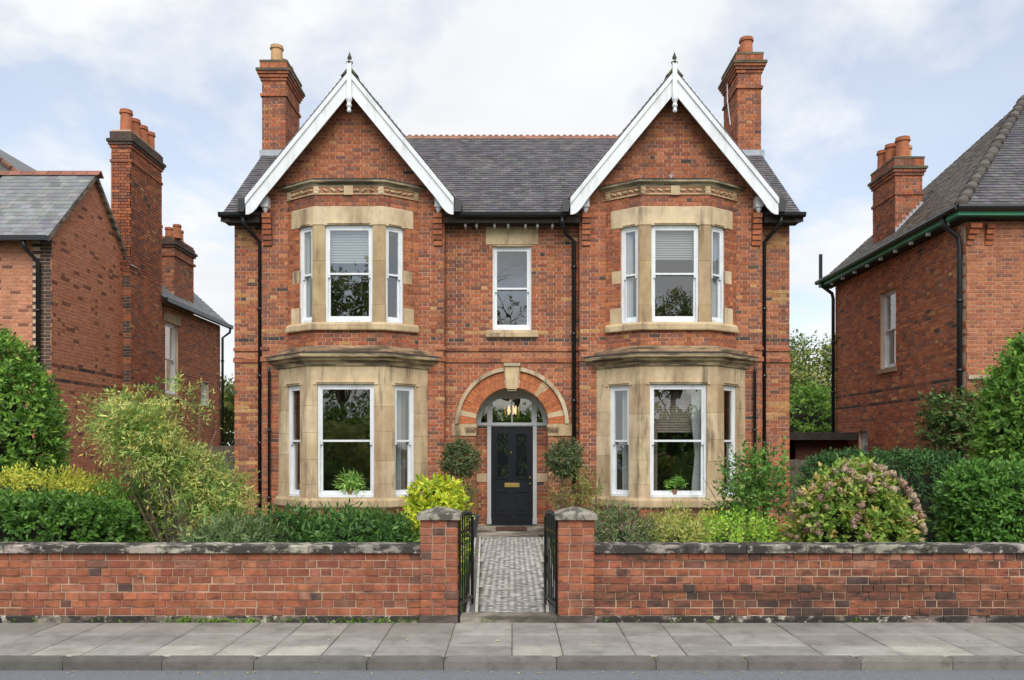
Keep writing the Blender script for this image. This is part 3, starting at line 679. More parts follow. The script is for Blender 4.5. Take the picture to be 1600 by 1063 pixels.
# --- bays
def bay_lower(c):
    t = empty('bay_window', parent=house); q = BL; yw = WY
    pts = [(c-q['Ww'],yw),(c-q['Wf'],q['yf']),(c+q['Wf'],q['yf']),(c+q['Ww'],yw)]; ip = off(pts,-.2); V2 = [Vector(p) for p in pts]
    zs, zt, zh, zc = .745, 2.92, 3.27, 3.5
    fr = [Frame((*V2[i],0), (*(V2[i+1]-V2[i]),0)) for i in range(3)]; Lc = (V2[1]-V2[0]).length; Lf = (V2[2]-V2[1]).length
    b = MB(); sweep(b, pts, [(-.2,.4),(-.01,.4),(-.01,zs-.19),(-.2,zs-.19)], yw); sweep(b, pts, [(-.2,-.1),(.02,-.1),(.02,.25),(-.2,.25)], yw); b.build('bay_base', 'mortar', t)
    for i in range(3): bricks(fr[i], [(0,0),((Lc,Lf,Lc)[i],0),((Lc,Lf,Lc)[i],zs-.19),(0,zs-.19)], (), lambda u,v: red(u,v,.35), store)
    b = MB(); sweep(b, pts, [(-.2,zs-.19),(.05,zs-.19),(.06,zs-.17),(.06,zs-.06),(.02,zs),(-.2,zs)], yw, ST[1]); b.build('sill', 'stone', t)
    # mullion piers in stacked blocks
    cs, cf = .24, (Lf-1.09)/2; e0 = .31
    def at(f, u, w_): p = f.p(u,0,w_); return (p.x,p.y)
    plans = [[at(fr[0],0,0),at(fr[0],e0,0),at(fr[0],e0,-.2),(ip[0].x,ip[0].y+.1)],
             [at(fr[0],Lc-cs,0),tuple(V2[1]),at(fr[1],cf,0),at(fr[1],cf,-.2),tuple(ip[1]),at(fr[0],Lc-cs,-.2)],
             [at(fr[1],Lf-cf,0),tuple(V2[2]),at(fr[2],cs,0),at(fr[2],cs,-.2),tuple(ip[2]),at(fr[1],Lf-cf,-.2)],
             [at(fr[2],Lc-e0,0),at(fr[2],Lc,0),(ip[3].x,ip[3].y+.1),at(fr[2],Lc-e0,-.2)]]
    for pl_ in plans:
        z = zs; hs = [.26]+[rng.uniform(.38,.58) for _ in range(3)]; hs.append(zt-zs-sum(hs)); 
        for k, h_ in enumerate(hs):
            cxm = sum(p[0] for p in pl_)/len(pl_); cym = sum(p[1] for p in pl_)/len(pl_); g = 1.035 if k == 0 else 1.
            b = MB(); b.prism([(cxm+(x-cxm)*g, cym+(y-cym)*g) for x,y in pl_], z+.002, z+h_-.002, stc()); b.build('mullion_block', 'stone', t); z += h_
    b = MB(); sweep(b, pts, [(-.2,zt),(0,zt),(0,zh),(-.2,zh)], yw, ST[0]); b.build('head', 'stone', t)
    b = MB()
    for f, a0, a1 in ((fr[0],e0-.05,Lc-cs+.05),(fr[1],cf-.05,Lf-cf+.05),(fr[2],cs-.05,Lc-e0+.05)):
        b.fbox(f, a0+.04, a1-.04, zt+.03, zt+.055, -.01, .022, ST[2]); b.fbox(f, a0-.02, a0+.0395, zt-.01, zt+.025, -.01, .022, ST[2]); b.fbox(f, a1-.0395, a1+.02, zt-.01, zt+.025, -.01, .022, ST[2])
    b.build('drip_mould', 'stone', t)
    b = MB(); sweep(b, pts, [(-.2,zh+.001),(.03,zh+.001),(.05,zh+.06),(.11,zh+.10),(.12,zh+.13),(.19,zh+.16),(.20,zh+.22),(.12,zh+.25),(-.2,zh+.25)], yw, (.46,.36,.22)); b.build('cornice', 'wstone', t)
    b = MB(); sweep(b, pts, [(-.1,zh+.2205),(.205,zh+.2205),(.205,zh+.236),(.125,zh+.262),(-.1,zh+.262)], yw, (.05,.05,.045)); b.build('lead_capping', 'dark_wood', t)
    b = MB(); sweep(b, pts, [(-.2,zh+.2501),(.035,zh+.2501),(.03,zh+.35),(-.05,zh+.385),(-.3,zh+.40)], yw, (.40,.26,.15)); 
    b.build('parapet', 'wstone', t)
    MB().prism([tuple(v) for v in off(pts,-.1,yw)], zh+.02, zh+.1).build('bay_ceiling', 'room', t)
    MB().prism([tuple(v) for v in off(pts,-.1,yw)], .6, .70).build('bay_seat', 'white', t)
    for f, a0, a1 in ((fr[0],e0,Lc-cs),(fr[1],cf,Lf-cf),(fr[2],cs,Lc-e0)): sash(t, f, a0, a1, zs+.005, zt-.003, w=-.05)
    return fr, Lc, Lf
def bay_upper(c):
    t = empty('bay_window', parent=house); q = BU; yw = WY
    pts = [(c-q['Ww'],yw),(c-q['Wf'],q['yf']),(c+q['Wf'],q['yf']),(c+q['Ww'],yw)]; ip = off(pts,-.18); V2 = [Vector(p) for p in pts]
    zb, zs, zt, zl = 3.5, 4.15, 6.05, 6.39
    fr = [Frame((*V2[i],0), (*(V2[i+1]-V2[i]),0)) for i in range(3)]; Lc = (V2[1]-V2[0]).length; Lf = (V2[2]-V2[1]).length; LL = (Lc,Lf,Lc)
    b = MB(); sweep(b, pts, [(-.18,zb),(-.009,zb),(-.009,zs-.16),(-.18,zs-.16)], yw); sweep(b, pts, [(-.18,zl),(-.009,zl),(-.009,6.9),(-.18,6.9)], yw)
    ew = .12; e0 = .33; cs = .045; cf = (Lf-.925)/2
    for i, (a, d) in enumerate(((0,e0),(0,0),(Lc-e0,Lc))):
        if i == 1: continue
        b.fbox(fr[i], a, d, zs-.16, zl+.01, -.2, -.009)
        holes = []
        for z0, z1 in ((zs,zs+.32),(4.95,5.2)):
            uu = (.1,e0) if i == 0 else (Lc-e0, Lc-.1)
            if z0 > 4.5: uu = (.14,e0) if i == 0 else (Lc-e0, Lc-.14)
            holes.append(rect_hole(uu[0]-.002,uu[1]+.002,z0,z1)); MB().fbox(fr[i], *uu, z0+.003, z1-.003, -.15, .004, stc()).build('quoin', 'stone', t)
        holes.append(rect_hole(ew, Lc, zt, zl) if i == 0 else rect_hole(0, Lc-ew, zt, zl))
        bricks(fr[i], [(a,zs-.16),(d,zs-.16),(d,zl),(a,zl)], holes, lambda u,v: jit(rng.choice(RED+[(.45,.16,.06)])), store)
    b.build('bay_core', 'mortar', t)
    for i in range(3):
        bricks(fr[i], [(0,zb),(LL[i],zb),(LL[i],zs-.16),(0,zs-.16)], (), lambda u,v: red(u,v,.3), store)
        bricks(fr[i], [(0,zl+.002),(LL[i],zl+.002),(LL[i],6.63),(0,6.63)], (), lambda u,v: red(u,v,.35), store)
    b = MB(); s2 = [tuple(fr[0].p(.03,0).xy), tuple(V2[1]), tuple(V2[2]), tuple(fr[2].p(Lc-.03,0).xy)]
    sweep(b, s2, [(-.18,zs-.16),(.07,zs-.16),(.08,zs-.14),(.08,zs-.05),(.02,zs),(-.18,zs)], None, ST[1]); b.build('sill', 'stone', t)
    l2 = [tuple(fr[0].p(ew,0).xy), tuple(V2[1]), tuple(V2[2]), tuple(fr[2].p(Lc-ew,0).xy)]
    b = MB(); sweep(b, l2, [(-.18,zt),(.012,zt),(.012,zl),(-.18,zl)], None, ST[2]); b.build('lintel', 'stone', t)
    b = MB()
    for f, a0, a1 in ((fr[0],e0,Lc-cs),(fr[1],cf,Lf-cf),(fr[2],cs,Lc-e0)):
        b.fbox(f, a0+.05, a1-.05, zt+.02, zt+.04, .01, .03, ST[2]); b.fbox(f, a0-.01, a0+.0495, zt-.015, zt+.015, .01, .03, ST[2]); b.fbox(f, a1-.0495, a1+.01, zt-.015, zt+.015, .01, .03, ST[2])
    b.build('drip_mould', 'stone', t)
    def at(f, u, w_): p = f.p(u,0,w_); return (p.x,p.y)
    for pl_ in ([at(fr[0],Lc-cs,0),tuple(V2[1]),at(fr[1],cf,0),at(fr[1],cf,-.18),tuple(ip[1]),at(fr[0],Lc-cs,-.18)],
                [at(fr[1],Lf-cf,0),tuple(V2[2]),at(fr[2],cs,0),at(fr[2],cs,-.18),tuple(ip[2]),at(fr[1],Lf-cf,-.18)]):
        cxm = sum(p[0] for p in pl_)/len(pl_); cym = sum(p[1] for p in pl_)/len(pl_)
        for k, (z0, z1) in enumerate(((zs,zs+.34),(zs+.34,5.35),(5.35,zt))):
            g = 1.05 if k == 0 else 1.; b = MB(); b.prism([(cxm+(x-cxm)*g, cym+(y-cym)*g) for x,y in pl_], z0+.002, z1-.002, jit((.42,.31,.18),.1)); b.build('mullion_block', 'stone', t)
    # carved frieze and cornice
    b = MB(); sweep(b, pts, [(-.18,6.631),(.012,6.631),(.012,6.80),(-.18,6.80)], yw, (.36,.17,.10)); b.build('frieze_ground', 'stone', t)
    b = MB(); sweep(b, pts, [(-.1,6.632),(.026,6.632),(.026,6.655),(-.1,6.655)], yw, ST[1]); sweep(b, pts, [(-.1,6.785),(.026,6.785),(.026,6.799),(-.1,6.799)], yw, ST[1])
    for i in range(3):
        m = 9 if i == 1 else 6
        for k in range(m):
            u = LL[i]*(k+.5)/m; ang = rng.uniform(-.6,.6); cc_ = stc(); r_ = .036+rng.uniform(-.006,.006)
            for e in (-1,0,1):
                ca = fr[i].p(u+e*.03*math.cos(ang), 6.72+e*.03*math.sin(ang)+.01*rng.uniform(-1,1), .014); 
                b.tube([ca, ca+fr[i].n*.02, ca+fr[i].n*.03], [r_*.75, r_*.6, r_*.2], 6, cc_)
        b.fbox(fr[i], LL[i]/2-.09, LL[i]/2+.09, 6.62, 6.80, .0, .045, stc()) if i == 1 else None
    for i, u in ((1,.05),(1,Lf-.05),(0,.06),(2,Lc-.06)): b.fbox(fr[i], u-.05, u+.05, 6.656, 6.784, .0, .034, stc())
    b.build('frieze_carving', 'stone', t)
    b = MB(); sweep(b, pts, [(-.18,6.8005),(.03,6.8005),(.05,6.83),(.10,6.86),(.10,6.90),(.04,6.925),(-.18,6.93)], yw, (.36,.31,.2)); b.build('cornice', 'wstone', t)
    b = MB(); sweep(b, pts, [(-.1,6.901),(.105,6.901),(.105,6.912),(.045,6.942),(-.1,6.945)], yw); b.build('lead_capping', 'dark_wood', t)
    MB().prism([tuple(v) for v in off(pts,-.1,yw)], 6.1, 6.2).build('bay_ceiling', 'room', t)
    MB().prism([tuple(v) for v in off(pts,-.1,yw)], 4.0, 4.1).build('bay_seat', 'white', t)
    for f, a0, a1 in ((fr[0],e0,Lc-cs),(fr[1],cf,Lf-cf),(fr[2],cs,Lc-e0)): sash(t, f, a0, a1, zs+.005, zt-.003, w=-.04, bar=.05)
    return fr, Lc, Lf
LB = [bay_lower(-WC), bay_lower(WC)]; UBY = [bay_upper(-WC), bay_upper(WC)]
lay(store, house)

# --- curtains, blinds and sill plants behind the glass
def drape(x0, x1, y, z0, z1, label, mat='curtain', pinch=0, dy_=0):
    b = MB(); n = 26; vs = []; rows_ = 9
    for r in range(rows_):
        t = r/(rows_-1); z = z1+(z0-z1)*t; sq = 1-pinch*math.exp(-((t-.62)/.18)**2)
        for k in range(n): s = k/(n-1); vs.append((x0+(x1-x0)*s*sq, y+dy_*s+.022*math.sin(k*1.9+.4*t), z))
    b.add(vs, [(r*n+k,r*n+k+1,(r+1)*n+k+1,(r+1)*n+k) for r in range(rows_-1) for k in range(n-1)])
    return tag(b.build('curtain', mat, smooth=True), label, 'curtain', 'curtains behind the windows')
yb = BL['yf']+.30
drape(-WC+.98, -WC+.72, yb+.28, .72, 2.95, 'white gathered curtain in the ground floor bay window above the yellow-green bush', pinch=.35)
drape(-WC+1.05, -WC+.86, yb+.40, .72, 2.95, 'beige drape behind the white curtain of the bay above the yellow-green bush', 'drape')
drape(WC-1.0, WC-.66, yb+.2, .72, 2.95, 'white gathered curtain in the narrow bay sash nearest the front door', pinch=.3)
drape(WC+.52, WC+.30, yb-.05, .72, 2.95, 'white tied curtain inside the ground floor bay window behind the climbing shrub', pinch=.3)
drape(WC-.52, WC-.34, yb+.05, .72, 2.95, 'beige drape at the door side of the lower bay window nearest the hydrangea', 'drape')
yu = BU['yf']+.17
drape(WC-1.02, WC-.78, yu+.1, 4.12, 6.05, 'white net curtain in the narrow upper sash over the front door side', pinch=0)
drape(WC+.80, WC+.95, yu+.16, 4.12, 6.05, 'white curtain in the narrow upper sash nearest the outer downpipe by the hydrangea')
drape(-WC-1.0, -WC-.84, yu+.16, 4.12, 6.05, 'white curtain in the narrow upper sash above the feathery yellow shrub')
def blind(c, z0, label, wd=.40, y=None, n=13, mat='blind', zt=6.0):
    t = tag(empty('window_blind', (c, y, z0)), label, 'blind', 'window blinds'); dz = (zt-z0)/n
    for k in range(n):
        b = MB(); z = z0+k*dz; b.add([(c-wd,y-.012,z+.004),(c+wd,y-.012,z+.004),(c+wd,y+.008,z+dz*.96),(c-wd,y+.008,z+dz*.96)], [(0,1,2,3)]); b.build('slat', mat, t)
blind(-WC, 5.33, 'white slatted blind half lowered in the upper bay window above the laurel', y=yu)
blind(WC, 5.40, 'white slatted blind half lowered in the upper bay window above the hydrangea side', y=yu)
blind(WC, 2.0, 'brown wooden slatted blind in the lower bay window behind the heather', wd=.47, y=yb+.12, n=18, mat='drape', zt=2.9)

# --- roofs
PUR = [(.105,.095,.105),(.12,.108,.115),(.09,.084,.094),(.135,.122,.125),(.10,.10,.11)]
roof = empty('roof', parent=house)
RY, RZ, EY, EZ = 3.2, 9.25, -.36, 6.32; sl_ = math.atan2(RZ-EZ, RY-EY); SLN = (RZ-EZ)/math.sin(sl_)
fm = Frame((0,EY,EZ), (1,0,0), (0,-math.sin(sl_),math.cos(sl_)), (0,math.cos(sl_),math.sin(sl_)))
ts = []; wi, wo = WC-WH-.01, WC+WH+.01
for a, b_, c_, d_ in ((-5.76,5.76,.46,SLN),(-5.76,-wo,0,.46),(-wi,wi,0,.46),(wo,5.76,0,.46)): tiles(fm, [(a,c_),(b_,c_),(b_,d_),(a,d_)], .115, .155, PUR, ts)
lay_tiles(ts, roof, 'slate_tiles')
d = MB(); d.fbox(fm, -5.74, 5.74, .46, SLN, -.06, -.013)
for a, b_ in ((-5.74,-wo),(-wi,wi),(wo,5.74)): d.fbox(fm, a, b_, 0, .459, -.06, -.013)
d.add([(-5.74,RY,RZ),(5.74,RY,RZ),(5.74,6.9,6.2),(-5.74,6.9,6.2)], [(0,1,2,3)], (.1,.1,.11)); d.build('roof_deck', 'dark_wood', roof)
x = -5.7
while x < 5.7:                                   # crested red ridge tiles
    b = MB(); c = jit((.31,.15,.10),.15)
    b.add([(x,RY-.14,RZ-.09),(x+.295,RY-.14,RZ-.09),(x+.295,RY,RZ+.03),(x,RY,RZ+.03),(x,RY+.14,RZ-.09),(x+.295,RY+.14,RZ-.09)], [(0,1,2,3),(3,2,5,4)], c)
    for q in (.075,.22): b.fprism(Frame((x+q,RY,RZ),(1,0,0)), [(-.05,.02),(.05,.02),(.035,.045),(0,.058),(-.035,.045)], -.02, .02, c)
    b.build('ridge_tile', 'terracotta', roof); x += .3
for a, b_ in ((-5.74,-wo),(-wi,wi),(wo,5.74)): MB().box(a,b_,EY+.03,EY+.06,EZ-.14,EZ-.02).box(a,b_,EY+.06,-.01,EZ-.12,EZ-.10).build('fascia', 'dark_wood', roof)
# verge undercloak at the flanks
for s in (-1,1):
    v = MB(); x0, x1 = sorted((s*5.60, s*5.78)); v.add([(x,yy,zz) for x in (x0,x1) for yy,zz in ((EY,EZ-.02),(RY,RZ-.02),(RY,RZ-.14),(EY,EZ-.14))], [(0,1,2,3),(4,7,6,5),(0,4,5,1),(3,2,6,7),(0,3,7,4)]); v.build('verge', 'dark_wood', roof)
# wing roofs
OY = WY-.35
for s in (-1,1):
    c = s*WC; zr = 9.12; hw = 2.08; Ls = hw*math.sqrt(1+GT*GT)
    for e in (-1,1):
        U = Vector((0,1,0)) if e > 0 else Vector((0,-1,0)); vv = Vector((-e,0,GT)).normalized(); nn = Vector((e*GT,0,1)).normalized()
        o = Vector((c+e*hw, OY if e > 0 else RY-.1, zr-GT*hw)); f = Frame(o, U, nn, vv); ln = RY-.1-OY
        ts = []; tiles(f, [(0,0),(ln,0),(ln,Ls),(0,Ls)], .115, .155, PUR, ts); lay_tiles(ts, roof, 'slate_tiles')
        MB().fbox(f, .0 if e > 0 else .0, ln, .0, Ls, -.05, -.013).build('roof_deck', 'dark_wood', roof)
        # bargeboard with curved foot
        zt_ = 9.07; P = lambda dx_, z: (c+e*dx_, z)
        out = [P(.0,zt_),P(2.0,zt_-1.22*2.0),P(2.035,zt_-1.22*2.0-.04),P(2.035,6.27),P(1.97,6.275),P(1.90,6.315),P(1.82,6.40),P(1.70,zt_-.43-1.22*1.70+.01),P(0,zt_-.43)]
        if e < 0: out = out[::-1]
        fb = Frame((0,OY,0),(1,0,0)); bb = MB(); bb.fprism(fb, out, -.03, .0); bb.build('bargeboard', 'white', roof)
        t1 = .11; cp_ = [P(.0,zt_+.01),P(2.04,zt_+.01-1.22*2.04),P(2.04,zt_-t1-1.22*2.04),P(0,zt_-t1)]
        if e < 0: cp_ = cp_[::-1]
        bb = MB(); bb.fprism(fb, cp_, .0005, .03); bb.build('barge_moulding', 'white', roof)
        # soffit under the overhang, dark boards
        so_ = MB(); so_.add([(c,OY,zr-.12),(c+e*2.0,OY,zr-.12-GT*2.0),(c+e*2.0,WY+.02,zr-.12-GT*2.0),(c,WY+.02,zr-.12)], [(0,1,2,3)]); so_.build('soffit', 'dark_wood', roof)
        for k in range(5):
            q = .35+k*.33; bx = c+e*q; bz = zr-.14-GT*q; MB().box(bx-.035,bx+.035,OY+.04,WY+.02,bz-.11,bz-.03).build('purlin_end', 'dark_wood', roof)
        # side gutter and boxed end
        gx = c+e*2.12; MB().box(min(gx,gx-e*.02)-.06, max(gx,gx-e*.02)+.06, OY+.05, .1, 6.42, 6.56).fprism(Frame((gx,OY+.03,6.33),(1,0,0)), [(-.08,.0),(.05,.0),(.09,.22),(-.06,.27)], -.10, .02).build('gutter', 'black', roof)
        MB().fprism(Frame((c+e*1.72,WY,6.47),(1,0,0)), [(-.07,0),(.07,0),(.07,.2),(-.07,.2)], 0, .2).lathe([(.02,6.37),(.05,6.42),(.06,6.47)], c+e*1.72, WY-.12, 8).build('eave_bracket', 'white', roof)
    # finial post, turned pendant and ridge
    b = MB(); b.box(c-.045,c+.045,OY-.05,OY-.0305,8.62,9.27); b.box(c-.045,c+.045,OY-.03,OY+.05,9.08,9.27); b.lathe([(.03,8.25),(.045,8.28),(.03,8.33),(.055,8.38),(.035,8.43),(.06,8.50),(.05,8.60),(.04,8.62)], c, OY-.045, 10); b.build('finial', 'white', roof, False)
    b = MB(); b.lathe([(.05,9.2),(.07,9.24),(.035,9.29),(.045,9.34),(.02,9.40),(.004,9.45)], c, OY, 8, (.1,.12,.07)); b.fprism(Frame((c,OY,9.0),(1,0,0)),[(-.17,-.02),(-.05,.12),(.05,.12),(.17,-.02),(.1,.01),(0,.1),(-.1,.01)],-.15,.02,(.13,.13,.08)); b.build('ridge_finial', 'wstone', roof)
    y = OY+.05
    while y < RY-.1:
        b = MB(); cc_ = jit((.2,.12,.09),.2); b.add([(c-.12,y,zr-.10),(c,y,zr+.05),(c+.12,y,zr-.10),(c-.12,y+.29,zr-.10),(c,y+.29,zr+.05),(c+.12,y+.29,zr-.10)], [(0,3,4,1),(1,4,5,2)], cc_); b.build('ridge_tile','terracotta',roof); y += .3
# gutters on the main eaves and downpipes
gut = MB()
for a, b_ in ((-cw+.28, cw-.28), (-5.80,-5.14), (5.14,5.80)):
    pr = [(.06*math.cos(t),.06*math.sin(t)) for t in [math.pi+math.pi*k/8 for k in range(9)]]
    MB().fprism(Frame((a,EY-.05,EZ-.0),(0,-1,0),(1,0,0)), pr+[(.066,.03),(-.066,.03)], 0, b_-a).build('gutter', 'black', house)
for k in range(7):
    xk = -.95+k*.3+rng.uniform(-.06,.06); MB().box(xk-.022,xk+.022,EY+.12,-.0,EZ-.19,EZ-.14).build('rafter_end','white',house)
def pipe(pts, r, parent=house, clips=True):
    b = MB(); b.tube(pts, r, 10)
    z = pts[-1][2]+.4
    while clips and z < pts[-2][2]-.1: 
        p = pts[-1]; b.tube([(p[0],p[1],z-.03),(p[0],p[1],z+.03)], r*1.35, 10); z += 1.35
    return b.build('downpipe', 'black', parent, True)
for s in (-1,1):
    xo = s*(WC+WH+.08); pipe([(s*5.32,EY-.05,EZ-.05),(s*5.32,EY-.04,EZ-.16),(s*5.2,-.2,EZ-.33),(xo,-.07,EZ-.48),(xo,-.07,0.05)], .042)
    pipe([(s*(WC+1.66),WY-.10,3.3),(s*(WC+1.66),WY-.06,3.2),(s*(WC+1.66),WY-.06,.3)], .03)
pipe([(cw-.36,EY-.05,EZ-.05),(cw-.36,EY-.04,EZ-.18),(cw-.25,-.15,EZ-.34),(cw-.10,-.07,EZ-.45),(cw-.10,-.07,0.9)], .042)
b = MB(); b.tube([FWG.p(WC,7.12,0),FWG.p(WC,7.12,.05)], .03, 8); b.tube([FWG.p(WC+.03*math.cos(t),7.12+.05*math.sin(t),.05) for t in [k*math.pi/5 for k in range(8)]], .01, 6); b.build('wall_hook','lead',house)

# ------------------------------------------------------------------ chimneys
def chimney(parent, x0, x1, y0, y1, zb, zt, bands, pots, cols, st, faces=('front','left','right')):
    """square-set stack; bands: (z0,z1,project)"""
    t = empty('chimney', parent=parent); w_, d_ = x1-x0, y1-y0
    MB().box(x0+.008,x1-.008,y0+.008,y1-.008,zb,zt).build('chimney_core','mortar',t)
    FS = {'front': (Frame((x0,y0,0),(1,0,0)), w_), 'right': (Frame((x1,y0,0),(0,1,0),(1,0,0)), d_), 'left': (Frame((x0,y1,0),(0,-1,0),(-1,0,0)), d_)}
    loc = []
    for k in faces:
        f, l = FS[k]; bricks(f, [(0,zb),(l,zb),(l,zt),(0,zt)], (), cols, loc)
    mb = MB()
    for f,u0,u1,v0,v1,wj,c in loc: mb.fbox(f,u0,u1,v0,v1,-.02,wj,c,back=False)
    for z0, z1, pr, kind in bands:
        for k in faces:
            f, l = FS[k]; a = -pr; 
            if kind == 'stone': continue
            while a < l+pr-1e-3:
                q = min(.225, l+pr-a); mb.fbox(f, a+.003, a+q-.003, z0, z1, -.03, pr, jit(rng.choice(BROWN+RED[:2]) if kind == 'brick' else rng.choice(DARK)), back=True); a += q
        if kind != 'stone': mb.box(x0-pr+.01,x1+pr-.01,y0-pr+.01,y1+pr-.01,z0+.004,z1-.004,(.12,.07,.05))
    stuff(mb.build('chimney_brickwork','brick',t))
    for z0, z1, pr, kind in bands:
        if kind == 'stone': MB().box(x0-pr,x1+pr,y0-pr,y1+pr,z0,z1,(.16,.14,.09)).build('cap_stone','wstone',t)
    for px_, py_, r, z0, hh, c in pots:
        b = MB(); b.lathe([(r*1.25,z0-.02),(r*1.2,z0+.05),(r,z0+.07),(r*.92,z0+hh*.82),(r*1.12,z0+hh*.83),(r*1.14,z0+hh*.9),(r*1.0,z0+hh*.92),(r*1.05,z0+hh),(r*.8,z0+hh),(r*.78,z0+hh*.7)], px_, py_, 16, c)
        b.build('chimney_pot','terracotta',t,False)
TC = (.42,.15,.075); CR = (.52,.33,.16)
ccol = lambda u, v: red(u, v, .35)
for s, pots in ((-1, [(.27,.25,.14,CR,.45),(.30,.62,.12,CR,.3),(.32,.95,.13,CR,.3)]), (1, [(.27,.25,.15,TC,.45),(.25,.62,.12,TC,.42),(.25,1.0,.13,TC,.35)])):
    x0, x1 = (-5.79,-5.24) if s < 0 else (5.22,5.77); y0, y1 = 2.3, 3.5
    dz = 0 if s < 0 else .18
    bands = [(9.84+dz,9.90+dz,.035,'brick'),(10.2+dz,10.27+dz,.03,'brick'),(10.271+dz,10.34+dz,.06,'brick'),(10.341+dz,10.40+dz,.09,'brick'),(10.401+dz,10.46+dz,.115,'stone'),(10.461+dz,10.62+dz,.04,'brick'),(10.621+dz,10.67+dz,.05,'stone')]
    chimney(house, x0, x1, y0, y1, 6.3, 10.66+dz, bands, [(x0+(a if s < 0 else .55-a), y0+b, r, 10.67+dz, hh, c) for a,b,r,c,hh in pots], ccol, None)
    fl_ = MB(); z_ = EZ+(2.3-EY)*math.tan(sl_); fl_.box(min(x0,x1)-.03, max(x0,x1)+.05, 2.2, 2.292, z_-.15, z_+.06); fl_.build('lead_flashing','lead',roof)
b = MB(); b.tube([(5.15,2.9,10.4),(5.12,2.8,10.3),(5.1,2.7,9.9),(5.14,2.6,9.3)], .012, 6); b.build('aerial_cable','white',house)

# ================================================================== NEIGHBOUR, LEFT
nb = tag(empty('brick_house', (-12,3,0)), 'orange brick house with slate gable and tall four-pot chimney behind the rounded evergreen', 'house')
NX, NY = -9.6, .45; st2 = []
def lcol(u, v):
    if 3.1 < v < 3.17 or 3.43 < v < 3.5: return jit(rng.choice(DARK+BROWN))
    r = rng.random()
    return jit(rng.choice([(.53,.225,.128),(.51,.21,.118),(.55,.24,.138),(.49,.20,.112)]),.08) if r > .06 else jit(rng.choice(BROWN))
f1 = Frame((-13,NY,0),(1,0,0))
bricks(f1, [(0,0),(3.4,0),(3.4,6.1),(0,6.1)], [rect_hole(3.0,3.4,3.3,6.1)], lcol, st2)
bricks(f1, [(3.0,3.3),(3.4,3.3),(3.4,6.1),(3.0,6.1)], [lambda v: (3.0,3.16) if int(v/CP) % 2 else None], lambda u,v: jit(rng.choice(DARK)), st2)
f2 = Frame((NX,NY,0),(0,1,0),(1,0,0)); RYN = 1.65
bricks(f2, [(0,0),(3.05,0),(3.05,6.6),(RYN,7.95),(0,6.1)], (), lcol, st2)
ys = 3.05                                          # chimney breast
f3 = Frame((NX,NY+ys,0),(1,0,0)); bricks(f3, [(0,0),(.2,0),(.2,6.2),(0,6.2)], (), lambda u,v: jit(rng.choice(DARK)) if int(v/.3)%2 else red(u,v,.5), st2)
f4 = Frame((NX+.2,NY+ys,0),(0,1,0),(1,0,0)); bricks(f4, [(0,0),(1.75,0),(1.75,9),(.0,9)], (), lambda u,v: red(u,v,.35), st2)
f5 = Frame((NX+.05,NY+ys+1.75,0),(0,1,0),(1,0,0))
nwin = (.55,1.45,3.2,5.2)
bricks(f5, [(0,0),(4.7,0),(4.7,5.7),(0,5.7)], [rect_hole(*nwin), rect_hole(3.1,3.75,3.0,3.75), rect_hole(.45,1.55,5.2,5.45)], lambda u,v: red(u,v,.2), st2)
lay(st2, nb, mat='brickc', mat1='brickc1')
c = MB(); c.box(-13,NX-.008,NY+.008,NY+ys,-.1,6.1); c.fprism(f2, [(0,6.1),(3.1,6.1),(3.1,6.6),(RYN,7.95)], -.3, -.008); c.box(NX-.3,NX+.192,NY+ys+.008,NY+ys+1.75,-.1,9.0)
grid_wall(c, f5, 0, 4.7, -.1, 5.7, [nwin,(3.1,3.75,3.0,3.75)], .25); c.box(-13,NX-.3,NY+ys+6.5,NY+ys+6.6,-.1,5.7); c.build('wall_core','mortarc',nb)
wn = empty('window', parent=nb); sash(wn, f5, *nwin, w=-.1); MB().fbox(f5,.45,1.55,5.205,5.445,-.2,.01,ST[3]).build('lintel','stone',wn); MB().fbox(f5,.5,1.5,3.08,3.2,-.2,.06,ST[3]).build('sill','stone',wn)
wn = empty('window', parent=nb); sash(wn, f5, 3.1,3.75,3.0,3.75, w=-.1)
rn = empty('roof', parent=nb)
a_ = math.atan2(7.98-6.02, RYN+.3); SL2 = (7.98-6.02)/math.sin(a_)
fr1 = Frame((-13,NY-.3,6.02),(1,0,0),(0,-math.sin(a_),math.cos(a_)),(0,math.cos(a_),math.sin(a_)))
ts = []; GR = [(.185,.19,.195),(.20,.205,.208),(.17,.175,.18),(.21,.215,.215)]
tiles(fr1, [(1.4,0),(3.5,0),(3.5,SL2),(1.4,SL2)], .165, .23, GR, ts, th=.008)
for f,u0,u1,v0,v1,th,cc_ in ts[:300]:
    vv = (f.v-f.n*.05).normalized(); f_ = Frame(f.p(0,v0,.012), f.u, f.u.cross(vv), vv); block('roof_slate','slate1',f_,u0,u1,0,v1-v0,0,.009,cc_,rn)
c = MB(); c.fbox(fr1, 0, 3.47, .02, SL2, -.05, -.005); c.add([(-13,NY+RYN,7.97),(NX+.08,NY+RYN,7.97),(NX+.08,NY+3.3,6.35),(-13,NY+3.3,6.35)],[(0,1,2,3)]); c.build('roof_deck','dark_wood',rn)
x = -13.
while x < NX+.1:
    b = MB(); cc_ = jit((.26,.115,.08),.18); yr, zr2 = NY+RYN, 8.0; b.add([(x,yr-.13,zr2-.09),(x+.29,yr-.13,zr2-.09),(x+.29,yr,zr2+.05),(x,yr,zr2+.05),(x,yr+.13,zr2-.09),(x+.29,yr+.13,zr2-.09)],[(0,1,2,3),(3,2,5,4)],cc_); b.build('ridge_tile','terracotta',rn); x += .3
